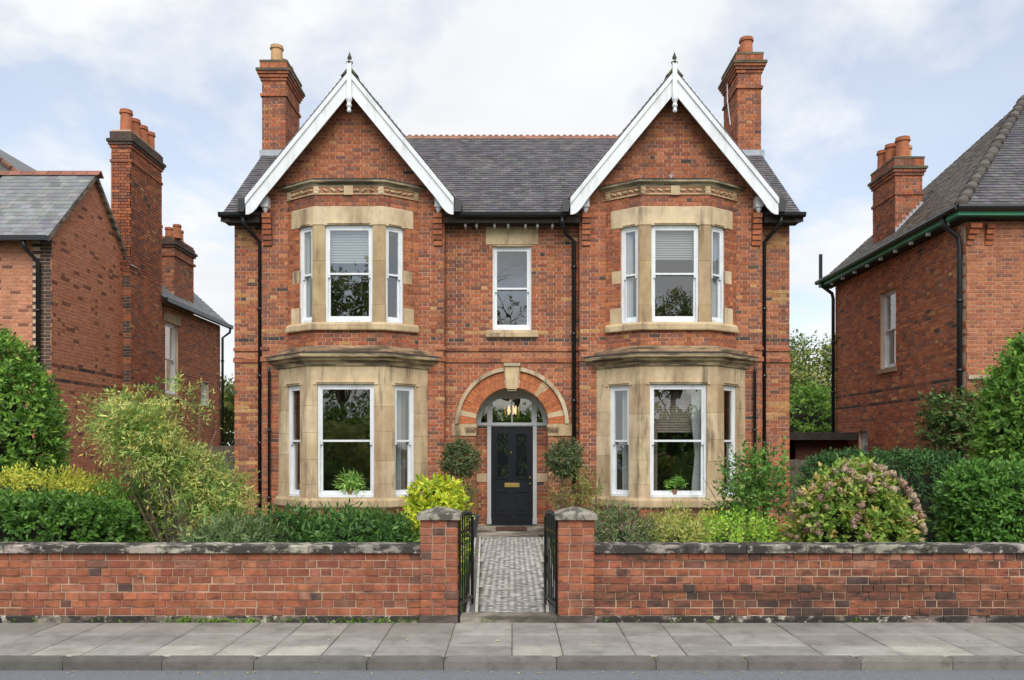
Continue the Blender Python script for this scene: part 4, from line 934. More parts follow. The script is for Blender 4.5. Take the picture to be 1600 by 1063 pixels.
# verge along the gable
v = MB(); v.add([(x_,yy,zz) for x_ in (NX-.02,NX+.1) for yy,zz in ((NY-.3,6.0),(NY+RYN,7.98),(NY+3.3,6.3),(NY+3.3,6.2),(NY+RYN,7.86),(NY-.3,5.9))],[(0,1,7,6),(1,2,8,7),(4,3,9,10),(5,4,10,11),(6,7,10,11),(7,8,9,10),(0,5,4,1),(1,4,3,2)],(.3,.26,.2)); v.build('verge','wstone',rn)
c = MB(); c.box(-13,NX+.12,NY-.42,NY-.29,5.93,6.03); c.build('gutter','black',nb); pipe([(-9.98,NY-.35,5.95),(-9.98,NY-.3,5.8),(-9.84,NY-.07,5.55),(-9.84,NY-.07,.1)],.045,nb)
# shoulder flashing of the breast, rear roof, far roofs
MB().add([(NX-.02,NY+ys-.02,6.52),(NX+.22,NY+ys-.02,6.2),(NX+.22,NY+ys+.3,6.2),(NX-.02,NY+ys+.3,6.52)],[(0,1,2,3)]).build('lead_flashing','lead',nb)
yr0 = NY+ys+1.75; f6 = Frame((NX+.3,yr0-.05,5.72),(0,1,0),Vector((1,0,1.1)),Vector((-1.1,0,1)).normalized())
ts = []; tiles(f6,[(0,0),(5,0),(5,1.7),(2.2,3.0),(0,3.0)],.16,.22,GR,ts); lay_tiles(ts,rn,'slate_tiles')
MB().fbox(f6,0,4.98,.02,1.7,-.06,-.013).build('roof_deck','dark_wood',rn)
c = MB(); c.box(NX+.25,NX+.38,yr0-.05,yr0+5.0,5.63,5.74); c.build('gutter','black',nb); pipe([(NX+.32,yr0+4.9,5.65),(NX+.3,yr0+4.88,5.5),(NX+.12,yr0+4.72,5.3),(NX+.12,yr0+4.72,.1)],.04,nb)
# upper left main roof with red hip
hp = MB(); hp.add([(-17,4.0,8.2),(-12.15,4.0,8.35),(-14.4,4.0,10.1),(-17,4.0,10.1),(-12.15,9,8.35),(-14.4,9,10.1)],[(0,1,2,3),(1,4,5,2)],(.13,.13,.13)); hp.build('main_roof','slate',rn)
b = MB(); 
for k in range(9): t0 = k/9; t1 = (k+.9)/9; b.tube([(-12.15-2.25*t0,3.98,8.38+1.75*t0),(-12.15-2.25*t1,3.98,8.38+1.75*t1)],.07,6,jit((.22,.10,.07)))
b.build('hip_tiles','terracotta',rn)
cx0 = PX(174,NY+ys); cx1 = NX+.2
bn = [(8.75,8.81,.03,'brick'),(9.1,9.17,.03,'brick'),(9.171,9.24,.06,'dark'),(9.241,9.31,.09,'dark'),(9.311,9.5,.03,'dark')]
chimney(nb, cx0, cx1, NY+ys, NY+ys+1.73, 6.0, 9.55, bn, [((cx0+cx1)/2+.02, NY+ys+.22+k*.42, .14, 9.53, .58-(.06 if k else 0), TC) for k in range(4)], lambda u,v: red(u,v,.5 if u < .12 else .3), None)
x0 = NX+.05-.75; chimney(nb, x0, x0+.62, 6.7, 8.1, 5.6, 7.75, [(7.2,7.27,.05,'brick'),(7.45,7.52,.05,'dark'),(7.521,7.59,.09,'dark'),(7.591,7.7,.03,'dark')], [(x0+.1+.18*k, 6.85+.3*(k%3), .11, 7.75, .38, TC) for k in range(4)], lambda u,v: red(u,v,.5), None)

# ================================================================== NEIGHBOUR, RIGHT
nr_ = tag(empty('brick_house', (12,3,0)), 'brick house with steep pyramid roof and green fascia behind the hedges', 'house')
QX = 8.75; QY0 = 15.4-CD; QY1 = 21.65-CD; st3 = []
def rcol(u, v):
    if 3.05 < v < 3.12 or 2.75 < v < 2.82: return jit(rng.choice(DARK+BROWN))
    c = red(u, v, .25); return (c[0]*1.3, c[1]*1.34, c[2]*1.38)
f7 = Frame((QX,QY1,0),(0,-1,0),(-1,0,0)); LQ = QY1-QY0
yy0 = QY1-(QX*FPX/576-CD)
qw1 = (yy0-.05, yy0+.75, 3.55, 5.38); qw2 = (QY1-(QX*FPX/541-CD), QY1-(QX*FPX/541-CD)+.55, 1.35, 2.15)
bricks(f7, [(0,0),(LQ,0),(LQ,6.1),(0,6.1)], [rect_hole(*qw1), rect_hole(*qw2)], rcol, st3)
f8 = Frame((QX,QY0,0),(1,0,0)); bricks(f8, [(0,0),(3.2,0),(3.2,6.1),(0,6.1)], (), lambda u,v: jit(rng.choice([(.38,.14,.07),(.36,.13,.065),(.41,.16,.08),(.32,.11,.06)]),.12) if rng.random() > .1 else jit(rng.choice(BROWN)), st3)
lay(st3, nr_, mat='brickc', mat1='brickc1')
c = MB(); grid_wall(c, f7, .0, LQ, -.1, 6.15, [qw1,qw2], .25); c.fbox(f8,.0,6.2,-.1,6.15,-.3,-.008); c.box(QX+.3,QX+6,QY1-.3,QY1,-.1,6.1); c.build('wall_core','mortarc',nr_)
for q in (qw1, qw2):
    wn = empty('window', parent=nr_); sash(wn, f7, *q, w=-.1); MB().fbox(f7,q[0]-.06,q[1]+.06,q[2]-.1,q[2],-.1,.06,ST[3]).build('sill','stone',wn)
MB().fbox(f8,0.02,3.2,3.02,3.10,-.02,.05,(.5,.42,.3)).fbox(f8,.25,.7,2.75,2.86,-.02,.012,(.6,.56,.48)).build('stone_band','stone',nr_)
for k in range(4): MB().fbox(f8,.0,.1+.04*k,5.6+k*.1,5.69+k*.1,-.01,.03+.04*k,jit(rng.choice(RED))).build('brick_corbel','brick',nr_); MB().fbox(f8,.35,.5,5.6+k*.1,5.69+k*.1,-.01,.02+.03*k,jit(rng.choice(RED))).build('brick_corbel','brick',nr_)
rq = empty('roof', parent=nr_); ex0, ey0, ey1, ez = QX-.32, QY0-.32, QY1+.3, 6.22
hy = (ey1-ey0)/2; tq = math.tan(R(46)); apx = (ex0+hy, (ey0+ey1)/2, ez+hy*tq); sq = math.hypot(hy, hy*tq)
fq1 = Frame((ex0,ey1,ez),(0,-1,0),Vector((-tq,0,1)),Vector((1,0,tq)))
fq2 = Frame((ex0,ey0,ez),(1,0,0),Vector((0,-tq,1)),Vector((0,1,tq)))
GT2 = [(.155,.13,.11),(.18,.15,.125),(.125,.11,.10),(.20,.18,.14),(.14,.12,.11)]; DK2 = [(.10,.095,.10),(.12,.11,.115),(.085,.08,.085)]
ts = []; tiles(fq1,[(0,0),(2*hy,0),(hy,sq)],.10,.165,GT2,ts); lay_tiles(ts,rq,'roof_tiles')
ts = []; tiles(fq2,[(0,0),(2*hy,0),(hy,sq)],.11,.165,DK2,ts); lay_tiles(ts,rq,'roof_tiles')
c = MB(); q = .015
cn_ = [(ex0+.02,ey0+.02,ez-q),(ex0+2*hy,ey0+.02,ez-q),(ex0+2*hy,ey1-.02,ez-q),(ex0+.02,ey1-.02,ez-q),(apx[0],apx[1],apx[2]-q-.01)]
c.add(cn_,[(0,1,4),(1,2,4),(2,3,4),(3,0,4)]); c.build('roof_deck','dark_wood',rq)
nh = 17
for k in range(nh):
    t0, t1 = k/nh, (k+1.15)/nh; A = Vector((ex0,ey0,ez)); B = Vector(apx); b = MB(); d_ = (B-A)
    b.tube([A+d_*t0+Vector((0,0,.03)), A+d_*t1+Vector((0,0,.005))], [.115,.09], 8, jit((.13,.115,.11),.2)); b.build('hip_tile','wstone',rq,True)
MB().box(ex0-.02,ex0+.10,ey0,ey1,ez-.13,ez-.02).box(ex0+.10,ex0+4.5,ey0,ey0+.1,ez-.13,ez-.02).build('fascia','green_paint',rq)
MB().box(ex0+.1,QX,ey0+.1,ey1,ez-.16,ez-.13).box(QX,ex0+4.5,ey0+.1,QY0,ez-.16,ez-.13).build('soffit','dark_wood',rq)
for k in range(9): yk = ey0+.5+k*.7; MB().box(ex0+.02,ex0+.09,yk,yk+.06,ez-.2,ez-.1305).build('rafter_end','white',rq)
gq = MB(); gq.tube([(ex0-.07,ey0-.07,ez-.0),(ex0-.07,ey1,ez-.0)],.062,8); gq.tube([(ex0-.07,ey0-.07,ez),(ex0+4.5,ey0-.07,ez)],.062,8); gq.build('gutter','black',nr_)
pipe([(ex0-.05,QY0+.15,ez-.05),(ex0-.03,QY0+.15,ez-.2),(QX-.1,QY0+.12,ez-.42),(QX-.07,QY0+.12,ez-.6),(QX-.07,QY0+.12,.1)],.048,nr_)
pipe([(ex0-.05,QY1,ez-.05),(ex0-.03,QY1,ez-.15),(QX-.1,QY1-.03,ez-.35),(QX-.07,QY1-.03,ez-.5),(QX-.07,QY1-.03,.1)],.045,nr_)
MB().tube([(ex0-.02,ey1-.15,ez),(ex0-.02,ey1-.15,ez+.75)],.05,8).build('vent_pipe','black',nr_)
d0 = 18.5-CD; bn = [(7.55,7.62,.03,'brick'),(8.0,8.07,.03,'brick'),(8.071,8.14,.06,'brick'),(8.141,8.2,.09,'stone'),(8.201,8.38,.03,'brick'),(8.381,8.43,.04,'stone')]
chimney(nr_, 8.86, 9.49, d0, d0+1.15, 6.3, 8.42, bn, [(9.14,d0+.22,.15,8.43,.52,TC),(9.36,d0+.5,.12,8.43,.42,CR),(9.05,d0+.6,.13,8.43,.5,TC),(9.02,d0+.95,.13,8.43,.48,TC)], lambda u,v: red(u,v,.35), None)
fl_ = MB()
for k in range(8):
    x = 8.86+k*.08; z = ez+(x-ex0)*tq; fl_.box(x, x+.082, d0-.012, d0-.003, z-.15, z+.14)
fl_.build('lead_flashing','lead',rq)
# lean-to and fence in the gap behind
sh = tag(empty('garden_shed', (7.7,4.6,0)), 'low dark flat-roofed shed between the two houses behind the hydrangea', 'shed')
MB().box(6.5,8.7,4.0,6.2,1.95,2.06).box(6.45,8.75,3.95,4.0,1.9,2.09).build('flat_roof','dark_wood',sh); MB().box(7.35,8.7,4.5,4.6,0,1.95).build('side_wall','brick',sh) if False else MB().box(7.35,8.7,4.5,4.6,0,1.945,(.16,.07,.05)).build('side_wall','brick',sh)
MB().box(6.5,6.6,4.2,6.2,0,1.945,(.1,.06,.05)).box(6.6,8.7,6.1,6.2,0,1.945,(.08,.05,.04)).build('rear_wall','brick',sh); MB().box(6.7,6.78,4.1,4.18,0,1.945).build('post','dark_wood',sh)
fe = tag(empty('board_fence', (7,2.5,0)), 'weathered grey board fence in front of the low shed', 'fence')
x = 5.75
while x < 8.7: MB().box(x,x+.115,2.5+rng.uniform(0,.008),2.525,0,1.42+rng.uniform(-.01,.01)).build('board','fence',fe); x += .122
MB().box(5.72,8.7,2.53,2.58,1.1,1.18).build('rail','fence',fe)
fe = tag(empty('board_fence', (-7.5,3.5,0)), 'weathered board fence in the gap behind the feathery yellow shrub', 'fence')
x = -9.3
while x < -5.7: MB().box(x,x+.115,3.5+rng.uniform(0,.008),3.525,0,1.75+rng.uniform(-.01,.01)).build('board','fence',fe); x += .122

# ================================================================== PLANTS
rng.seed(21)
def unit(v): return v/np.maximum(np.linalg.norm(v, axis=-1, keepdims=True), 1e-9)
def cloud(blobs, n, leaf, wid, k=7, slen=.22, up=.35, out=1., rnd=.5, droop=.0, shell=.3, e=2., lump=.16, spread=.95, pal=((.06,.12,.03),), cvar=.25, zmin=.04, tip=None):
    """sprays of leaves on lumpy (super)ellipsoids -> vertex, colour arrays"""
    vol = np.array([ (b[3]*b[4]*b[5])**.67 for b in blobs]); cnt = np.maximum(1, (n*vol/vol.sum()).astype(int)); Ps, Ns = [], []
    for b, c in zip(blobs, cnt):
        d = unit(nr.normal(size=(c,3)))
        if e > 2: d = unit(nr.uniform(-1,1,size=(c,3))) ; 
        r = (np.abs(d)**e).sum(1)**(-1/e)
        lob = unit(nr.normal(size=(14,3))); r = r*(1+lump*((np.maximum(0, d@lob.T)**8)*nr.uniform(-1,1.1,size=14)).sum(1))
        dep = 1-shell*nr.random(c)**1.6
        R3 = np.array(b[3:6]); P = np.array(b[:3])+d*(r*dep)[:,None]*R3
        Nn = unit(np.sign(d)*np.abs(d)**(e-1)/R3); Ps.append(P); Ns.append(Nn)
    P = np.concatenate(Ps); Nn = np.concatenate(Ns); keep = P[:,2] > zmin; P, Nn = P[keep], Nn[keep]; m = len(P)
    t = unit(Nn*out+np.array([0,0,up])+nr.normal(size=(m,3))*rnd); sl2 = slen*nr.uniform(.6,1.25,size=m)
    sc = nr.random(m)
    B, D, NN, CI = [], [], [], []
    for i in range(k):
        f = (i+.3)/k; base = P+t*(sl2*f)[:,None]; base[:,2] -= droop*sl2*f*f
        side = unit(np.cross(t, Nn+nr.normal(size=(m,3))*.6)); sg = 1 if i % 2 else -1
        if i == k-1: ld = unit(t+nr.normal(size=(m,3))*.2)
        else: ld = unit(t*(1.1-spread*.6)+side*sg*spread+nr.normal(size=(m,3))*.25)
        ld[:,2] -= droop*.5*f; B.append(base); D.append(unit(ld)); NN.append(unit(Nn+np.array([0,0,.6])+nr.normal(size=(m,3))*.55)); CI.append((sc+f*.25))
    B, D, NN, CI = map(np.concatenate, (B, D, NN, CI)); q = len(B)
    wv = unit(np.cross(D, NN)); ll = leaf*nr.uniform(.65,1.25,size=q)[:,None]; ww = wid*nr.uniform(.7,1.2,size=q)[:,None]/2
    fold = unit(np.cross(wv, D))*ww*.35
    V = np.stack([B, B+D*ll*.45+wv*ww+fold, B+D*ll, B+D*ll*.45-wv*ww+fold], 1).reshape(-1,3)
    pal = np.array(pal); ci = np.clip((CI/1.25*len(pal)+nr.normal(size=q)*.5).astype(int), 0, len(pal)-1)
    C = np.minimum(pal[ci]*(1+nr.uniform(-cvar,cvar,size=(q,1)))*1.8*np.array([1.06,1.,.85]), .75)
    return V, C
def leaf_obj(name, V, C, parent, mat='leaf'):
    q = len(V)//4; me = bpy.data.meshes.new(name); me.vertices.add(len(V)); me.vertices.foreach_set('co', V.astype(np.float32).ravel())
    idx = (np.arange(q)[:,None]*4+np.array([0,1,2,0,2,3])).ravel(); me.loops.add(q*6); me.loops.foreach_set('vertex_index', idx.astype(np.int32))
    me.polygons.add(q*2); me.polygons.foreach_set('loop_start', (np.arange(q*2)*3).astype(np.int32)); me.polygons.foreach_set('loop_total', np.full(q*2,3,dtype=np.int32))
    me.update(calc_edges=True)
    a = me.attributes.new('tint','FLOAT_COLOR','FACE'); cc_ = np.ones((q*2,4),dtype=np.float32); cc_[:,:3] = np.repeat(C,2,axis=0); a.data.foreach_set('color', cc_.ravel())
    return link(name, me, mat, parent)
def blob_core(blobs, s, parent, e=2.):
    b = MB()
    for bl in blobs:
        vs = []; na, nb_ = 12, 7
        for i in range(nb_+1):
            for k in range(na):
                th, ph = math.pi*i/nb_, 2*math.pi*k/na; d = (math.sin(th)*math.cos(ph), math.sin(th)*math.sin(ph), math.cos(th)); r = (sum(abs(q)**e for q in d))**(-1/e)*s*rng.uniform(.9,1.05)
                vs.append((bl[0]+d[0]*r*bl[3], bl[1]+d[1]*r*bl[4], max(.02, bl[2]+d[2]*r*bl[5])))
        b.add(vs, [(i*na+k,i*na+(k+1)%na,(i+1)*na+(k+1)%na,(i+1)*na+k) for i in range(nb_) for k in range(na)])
    return b.build('inner_filler','filler',parent)  # dark solid lumps added inside the foliage to stop see-through
def branch(b, p0, p1, r0, r1, bend=.1, n=6):
    p0, p1 = Vector(p0), Vector(p1); o = Vector((rng.uniform(-1,1),rng.uniform(-1,1),0))*bend*(p1-p0).length
    b.tube([p0.lerp(p1,t)+o*math.sin(math.pi*t) for t in [k/(n-1) for k in range(n)]], [r0+(r1-r0)*k/(n-1) for k in range(n)], 7)
def plant(name, label, cat, blobs, core=0, stems=(), group=None, crown='foliage', e=2., **kw):
    loc = (blobs[0][0], blobs[0][1], 0); t = tag(empty(name, loc), label, cat, group)
    V, C = cloud(blobs, e=e, **kw); leaf_obj(crown, V, C, t)
    if core: blob_core(blobs, core, t, e)
    if stems:
        b = MB()
        for s in stems: branch(b, *s)
        b.build('stem','bark',t,True)
    return t
DG = ((.022,.062,.018),(.035,.09,.022),(.05,.12,.03),(.075,.16,.04)); MG = ((.05,.12,.02),(.075,.17,.03),(.11,.22,.04),(.16,.29,.055))
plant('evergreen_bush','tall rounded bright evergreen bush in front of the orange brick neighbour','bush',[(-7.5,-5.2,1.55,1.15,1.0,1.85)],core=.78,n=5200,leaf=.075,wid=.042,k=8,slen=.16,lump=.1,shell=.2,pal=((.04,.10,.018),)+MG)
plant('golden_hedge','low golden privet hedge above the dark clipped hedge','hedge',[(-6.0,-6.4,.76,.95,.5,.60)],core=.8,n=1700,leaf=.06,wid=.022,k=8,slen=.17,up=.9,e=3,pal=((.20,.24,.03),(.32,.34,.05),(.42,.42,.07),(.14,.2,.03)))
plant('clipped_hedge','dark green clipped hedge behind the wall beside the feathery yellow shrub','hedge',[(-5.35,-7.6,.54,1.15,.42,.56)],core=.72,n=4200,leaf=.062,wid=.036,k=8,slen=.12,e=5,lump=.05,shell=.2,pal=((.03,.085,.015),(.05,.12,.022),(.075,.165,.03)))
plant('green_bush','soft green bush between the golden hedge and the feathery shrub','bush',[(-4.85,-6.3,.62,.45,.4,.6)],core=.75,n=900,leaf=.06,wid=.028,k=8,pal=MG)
# feathery yellow shrub
fx, fy = -4.0, -6.6
bl = []
for q in range(26):                               # flat leafy tiers with gaps between them
    z = .85+1.4*((q*.382) % 1); hw_ = 1.0*math.sin(math.pi*min(.97, max(.16, (2.55-z)/1.95)))**.7
    bl.append((fx-.05+hw_*(2*((q*.618) % 1)-1)*.85, fy+rng.uniform(-.45,.45), z, rng.uniform(.28,.42), rng.uniform(.28,.4), rng.uniform(.11,.18)))
bl.append((fx,fy,2.3,.3,.3,.14))
stm = [((fx+.05+rng.uniform(-.12,.12),fy+rng.uniform(-.1,.1),.0),(fx+dx_,fy+rng.uniform(-.3,.3),zz),.026,.007,.08) for dx_,zz in ((-.7,1.6),(-.4,2.1),(-.1,2.3),(.2,2.2),(.5,1.9),(.75,1.5),(-.55,1.2),(.35,1.4),(.0,1.8))]
plant('feathery_shrub','tall feathery yellow-green shrub with several slender stems rising behind the wall','shrub',bl,stems=stm,n=1800,leaf=.072,wid=.0165,k=12,slen=.30,up=.15,rnd=.5,droop=.45,shell=.8,lump=.3,pal=((.06,.13,.03),(.10,.19,.045),(.15,.24,.06),(.22,.29,.09),(.33,.36,.15),(.42,.34,.10)))
plant('feathery_underbush','loose green undergrowth bush around the stems of the feathery shrub','bush',[(-4.5,-6.9,.3,.28,.3,.32),(-3.5,-5.9,.4,.5,.4,.4)],n=450,leaf=.06,wid=.025,k=8,shell=.7,pal=((.06,.12,.03),(.10,.17,.045),(.15,.22,.06)))
plant('blue_green_shrub','low blue-green narrow-leaved shrub beside the laurel','shrub',[(-3.0,-7.5,.42,.5,.35,.38)],core=.6,n=800,leaf=.10,wid=.02,k=10,up=.7,pal=((.06,.10,.045),(.09,.14,.065),(.13,.19,.09)))
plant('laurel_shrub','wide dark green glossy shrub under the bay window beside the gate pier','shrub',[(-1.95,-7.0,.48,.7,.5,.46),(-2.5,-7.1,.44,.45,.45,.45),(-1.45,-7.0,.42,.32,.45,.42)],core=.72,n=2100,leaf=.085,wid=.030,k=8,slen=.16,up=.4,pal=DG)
plant('golden_bush','bright yellow-green leafy bush behind the brick gate pier','bush',[(-.93,-6.3,.92,.28,.32,.34),(-.98,-6.5,.5,.28,.3,.42)],core=.6,n=900,leaf=.08,wid=.042,k=8,slen=.15,pal=((.22,.30,.025),(.34,.42,.035),(.45,.50,.05),(.14,.22,.02)))
def potted(x, label, lean):
    y = -1.35; cz = 1.48; cx = x+lean
    t = tag(empty('topiary_tree', (x,y,0)), label, 'topiary', 'ball topiaries beside the door')
    V, C = cloud([(cx,y,cz,.30,.28,.31)],n=520,leaf=.06,wid=.024,k=8,slen=.12,shell=.5,lump=.12,pal=((.03,.055,.025),(.05,.08,.035),(.075,.11,.05),(.10,.12,.06))); leaf_obj('crown',V,C,t)
    V, C = cloud([((x+cx)/2,y,.74,.2,.18,.36)],n=70,leaf=.09,wid=.022,k=7,slen=.2,up=.6,shell=.8,pal=((.06,.10,.04),(.12,.14,.05),(.16,.15,.06))); leaf_obj('underplanting',V,C,t)
    b = MB(); branch(b,(x,y,.35),(cx,y,1.4),.018,.012,.04); branch(b,(x+.03,y,.35),(cx+.08,y,1.3),.010,.006,.06); b.build('trunk','bark',t,True)
    MB().lathe([(.135,0),(.14,.02),(.185,.42),(.195,.43),(.195,.46),(.175,.46),(.165,.40),(.02,.40)],x,y,20).build('pot','pot_grey',t,True)
potted(-.80,'ball topiary tree in grey pot beside the door, next to the yellow-green bush',-.17)
potted(.82,'ball topiary tree in grey pot beside the door, near the central downpipe',.15)
plant('bamboo_shrub','thin upright bamboo-like shrub by the central downpipe beside the topiary','shrub',[(1.38,-1.3,.85,.28,.22,.6)],stems=[((1.3+.06*k,-1.3,.0),(1.2+.12*k,-1.3,1.35),.008,.004,.05) for k in range(5)],n=130,leaf=.09,wid=.018,k=8,shell=.9,up=.6,pal=((.08,.12,.03),(.15,.19,.05),(.22,.22,.08)))
plant('dusty_shrub','dusty purple-green shrub behind the wall beside the gate pier','shrub',[(1.26,-7.0,.48,.32,.36,.42)],core=.6,n=700,leaf=.065,wid=.02,k=9,up=.6,pal=((.07,.085,.05),(.10,.12,.07),(.08,.15,.05),(.15,.13,.10)))
plant('heather_shrub','low yellow-green heather between the dusty shrub and the climbing shrub','shrub',[(1.88,-6.9,.46,.34,.34,.38)],core=.55,n=650,leaf=.065,wid=.015,k=10,up=1.1,pal=((.16,.20,.05),(.25,.28,.08),(.34,.34,.12),(.12,.18,.04)))
plant('ground_cover','bright green ground cover plants under the sill of the heather-side bay','ground cover',[(2.6,-6.6,.42,.7,.4,.34)],core=.5,n=700,leaf=.06,wid=.03,k=7,up=.8,pal=((.12,.24,.03),(.18,.32,.04),(.26,.38,.06)))
cx_ = 4.0
plant('climbing_shrub','loose climbing shrub covering the corner of the bay window near the hydrangea','shrub',[(4.0,-2.6,.95,.42,.3,.6),(3.85,-2.7,.55,.36,.3,.45),(4.55,-2.5,1.0,.26,.22,.65),(4.1,-2.6,1.35,.34,.22,.3)],stems=[((cx_+.08*k-.2,-2.6,0),(cx_+.3*k-.75,-2.6,1.2+.6*math.sin(k)),.012,.004,.08) for k in range(6)],n=430,leaf=.085,wid=.042,k=8,slen=.26,shell=.9,up=.5,lump=.3,pal=((.045,.11,.025),(.07,.17,.035),(.11,.23,.05)))
hb = [(4.0,-6.9,.70,.64,.55,.74)]
hy_ = plant('hydrangea_bush','rounded hydrangea bush covered in faded pinkish flower heads','bush',hb,core=.7,n=1500,leaf=.07,wid=.042,k=7,slen=.13,shell=.35,pal=((.07,.14,.022),(.10,.19,.033),(.14,.23,.045),(.20,.26,.055),(.27,.23,.08)))
def flower_mesh():
    b = MB()
    for k in range(46):
        d = unit(nr.normal(size=3)); p = Vector(d)*.036*rng.uniform(.85,1.1); a = Vector(d).orthogonal().normalized()*.013; c_ = Vector(d).cross(a)
        b.add([p+a,p+c_,p-a,p-c_],[(0,1,2,3)])
    me = bpy.data.meshes.new('flower_head'); me.from_pydata(b.V,[],b.F); me.materials.append(M['leafobj']); return me
fm_ = flower_mesh()
for k in range(230):
    d = unit(nr.normal(size=3)); d = d if d[1] < .3 else d*np.array([1,-1,1])
    if d[2] < -.1 or (d[2] < .6 and abs(d[0]) < .72 and rng.random() < .85): continue
    o = bpy.data.objects.new('flower_head', fm_); COL.objects.link(o); o.parent = hy_; o.matrix_parent_inverse = Matrix.Translation(-ROOT[hy_.name]); b = hb[0]
    o.location = (b[0]+d[0]*b[3]*1.16, b[1]+d[1]*b[4]*1.16, b[2]+d[2]*b[5]*1.14); o.rotation_euler = (rng.random()*6,rng.random()*6,0); s = rng.uniform(.8,1.4); o.scale = (s,s,s*.8)
    o.color = (*jit(rng.choice([(.36,.22,.17),(.42,.30,.22),(.30,.20,.14),(.40,.34,.22)])),1)
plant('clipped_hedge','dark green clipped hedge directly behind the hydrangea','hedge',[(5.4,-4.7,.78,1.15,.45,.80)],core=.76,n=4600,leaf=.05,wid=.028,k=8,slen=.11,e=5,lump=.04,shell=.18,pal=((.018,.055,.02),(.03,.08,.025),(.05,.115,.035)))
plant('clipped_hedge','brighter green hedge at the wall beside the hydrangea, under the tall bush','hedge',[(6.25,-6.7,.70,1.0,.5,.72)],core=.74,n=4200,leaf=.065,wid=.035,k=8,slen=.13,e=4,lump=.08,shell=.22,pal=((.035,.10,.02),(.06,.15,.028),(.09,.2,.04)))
plant('evergreen_bush','tall rounded bush against the pyramid-roofed neighbour','bush',[(8.05,-4.7,1.7,1.2,.9,1.75)],core=.78,n=4600,leaf=.085,wid=.046,k=8,slen=.17,lump=.12,shell=.22,pal=((.05,.12,.02),)+MG)
plant('wall_climber','dark leafy climber on the corner of the pyramid-roofed neighbour','climber',[(8.60,-.4,2.15,.2,.75,.7),(8.9,-1.05,2.1,.5,.2,.75)],stems=[((8.65,-.6,0),(8.6,-.3,2.4),.02,.006,.05)],n=620,leaf=.10,wid=.05,k=8,slen=.24,shell=.9,pal=((.03,.07,.025),(.05,.11,.03),(.085,.16,.05),(.11,.09,.04)))
def tree(name, label, x, y, h, r, n, pal, leaf=.16, bare=False, cz=.62, sparse=.8):
    t = tag(empty(name,(x,y,0)), label, 'tree'); b = MB(); bl = []
    branch(b,(x,y,-.1),(x+rng.uniform(-.2,.2),y,h*.55),.05*h*.35,.03*h*.25,.03)
    for k in range(11):
        a = 2*math.pi*k/11+rng.uniform(-.3,.3); q = r*rng.uniform(.35,.8); z = h*rng.uniform(cz-.2,cz+.26); e_ = (x+q*math.cos(a),y+q*math.sin(a),z)
        branch(b,(x,y,h*rng.uniform(.28,.5)),e_,.012*h*.6,.012,.15); bl.append((*e_,r*.42,r*.42,r*.36))
        for m in range(6): branch(b,e_,(e_[0]+rng.uniform(-1,1)*r*.5,e_[1]+rng.uniform(-1,1)*r*.5,e_[2]+rng.uniform(-.2,.8)*r*.5),.016,.004,.15)
    b.build('trunk','bark',t,True); V, C = cloud(bl,n=n,leaf=leaf,wid=leaf*.55,k=8,slen=.45,shell=sparse,lump=.3,pal=pal); leaf_obj('crown',V,C,t)
TG = ((.05,.09,.025),(.08,.13,.03),(.12,.17,.045),(.2,.2,.06))
tree('garden_tree','leafy green tree in the gap behind the low shed',11.2,13.5,5.9,2.0,1500,TG)
tree('garden_tree','distant green tree seen between the gutter pipe and the house corner beside the feathery shrub',-10.2,13,4.1,1.5,900,TG)
plant('garden_bush','green bush in front of the distant tree beyond the low shed','bush',[(9.6,9.5,2.0,1.4,1.2,1.6)],core=.7,n=900,leaf=.15,wid=.08,k=8,slen=.3,pal=((.06,.14,.03),(.10,.20,.04),(.15,.26,.05)))
# across the street, behind the viewer: seen mirrored in the window panes
tree('street_tree','broad street tree mirrored in the upper bay panes above the laurel',-8.4,-25,11.2,3.0,1500,TG,.2)
tree('street_tree','broad street tree mirrored in the upper bay panes above the hydrangea',8.2,-26,10.8,2.6,1300,TG,.2)
tree('street_tree','thin bare street tree mirrored in the window over the door',.3,-27,12.5,3.2,60,TG,.2)
plant('tall_hedge','long tall hedge across the road mirrored in the ground floor panes','hedge',[(0,-23,1.6,16,.8,1.75)],core=.88,n=6500,leaf=.2,wid=.11,k=8,slen=.4,e=5,lump=.1,pal=((.08,.16,.03),(.14,.25,.05),(.2,.32,.07)))

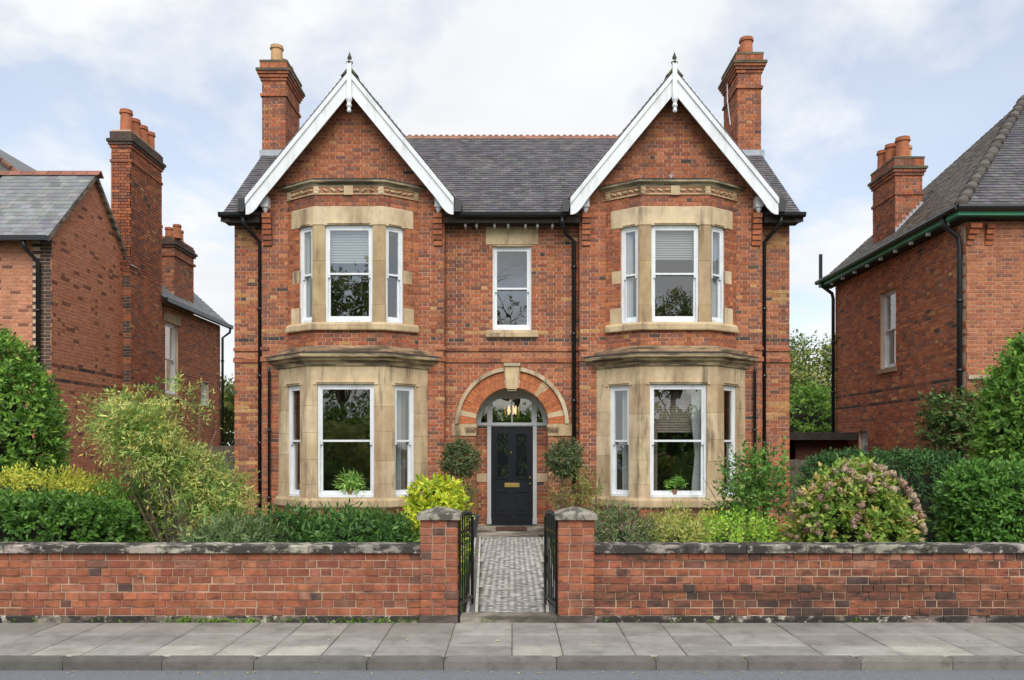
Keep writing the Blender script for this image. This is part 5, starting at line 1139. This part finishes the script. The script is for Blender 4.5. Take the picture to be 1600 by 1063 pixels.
# --- plants on the window sills
def sill_plant(x, y, z, r, n, leaf, label, potc, pal):
    t = tag(empty('potted_plant',(x,y,z)), label, 'plant'); MB().lathe([(.07,z),(.095,z+.17),(.10,z+.18),(.08,z+.18),(.02,z+.15)],x,y,14,potc).build('pot','terracotta',t,True)
    V, C = cloud([(x,y,z+.3,r,r*.6,r*.7)],n=n,leaf=leaf,wid=.025,k=6,slen=.12,up=.6,droop=.6,shell=.9,pal=pal,zmin=z+.1); leaf_obj('foliage',V,C,t)
sill_plant(-WC+.06,yb-.12,.71,.2,90,.16,'spider plant in a clay pot on the sill above the laurel',(.4,.2,.12),((.10,.22,.04),(.18,.33,.08),(.25,.4,.14)))
sill_plant(WC-.05,yb-.12,.71,.13,50,.10,'small leafy plant in a clay pot on the sill above the heather',(.3,.16,.1),((.10,.22,.04),(.18,.33,.08)))
# --- weeds along the wall foot
wd = []; 
for k in range(90):
    x = rng.choice([rng.uniform(-3.3,-2.4),rng.uniform(-5,5),rng.uniform(-2.6,-.9)]); wd.append((x,gy0-.02,.006,.05,.012,.012))
V, C = cloud(wd,n=420,leaf=.022,wid=.012,k=5,slen=.03,up=.6,zmin=-.01,pal=((.07,.16,.02),(.13,.24,.03))); stuff(tag(leaf_obj('weeds',V,C,None),'small green weeds growing along the foot of the garden walls','weeds'))
V, C = cloud([(s*(pw(-4)+.28),-4.6,.03,.3,3.4,.03) for s in (-1,1)],n=3200,leaf=.045,wid=.008,k=5,slen=.04,up=1.2,shell=.9,zmin=.0,pal=((.06,.14,.02),(.10,.2,.03))); stuff(tag(leaf_obj('grass',V,C,None),'short grass growing along both edges of the tiled path','grass'))
# fallen leaves in the gutter and on the pavement
V, C = cloud([(rng.uniform(-6,6),rng.choice([-9.83,-9.83,-9.82,-9.2]),-.085 if rng.random() < .8 else .003,.03,.02,.003) for _ in range(120)],n=150,leaf=.035,wid=.022,k=1,slen=.01,zmin=-.1,up=0,pal=((.30,.24,.10),(.4,.35,.2),(.22,.2,.08))); q_ = V.reshape(-1,4,3); q_[:,:,2] = np.where(q_[:,:1,1] < -9.78, -.082, .008)+np.array([0,.004,0,.006]); q_[:,:,1] -= np.where(q_[:,:1,1] < -9.78, .06, 0); V = q_.reshape(-1,3); stuff(tag(leaf_obj('fallen_leaves',V,C,None),'small dry fallen leaves scattered along the kerb','leaves'))
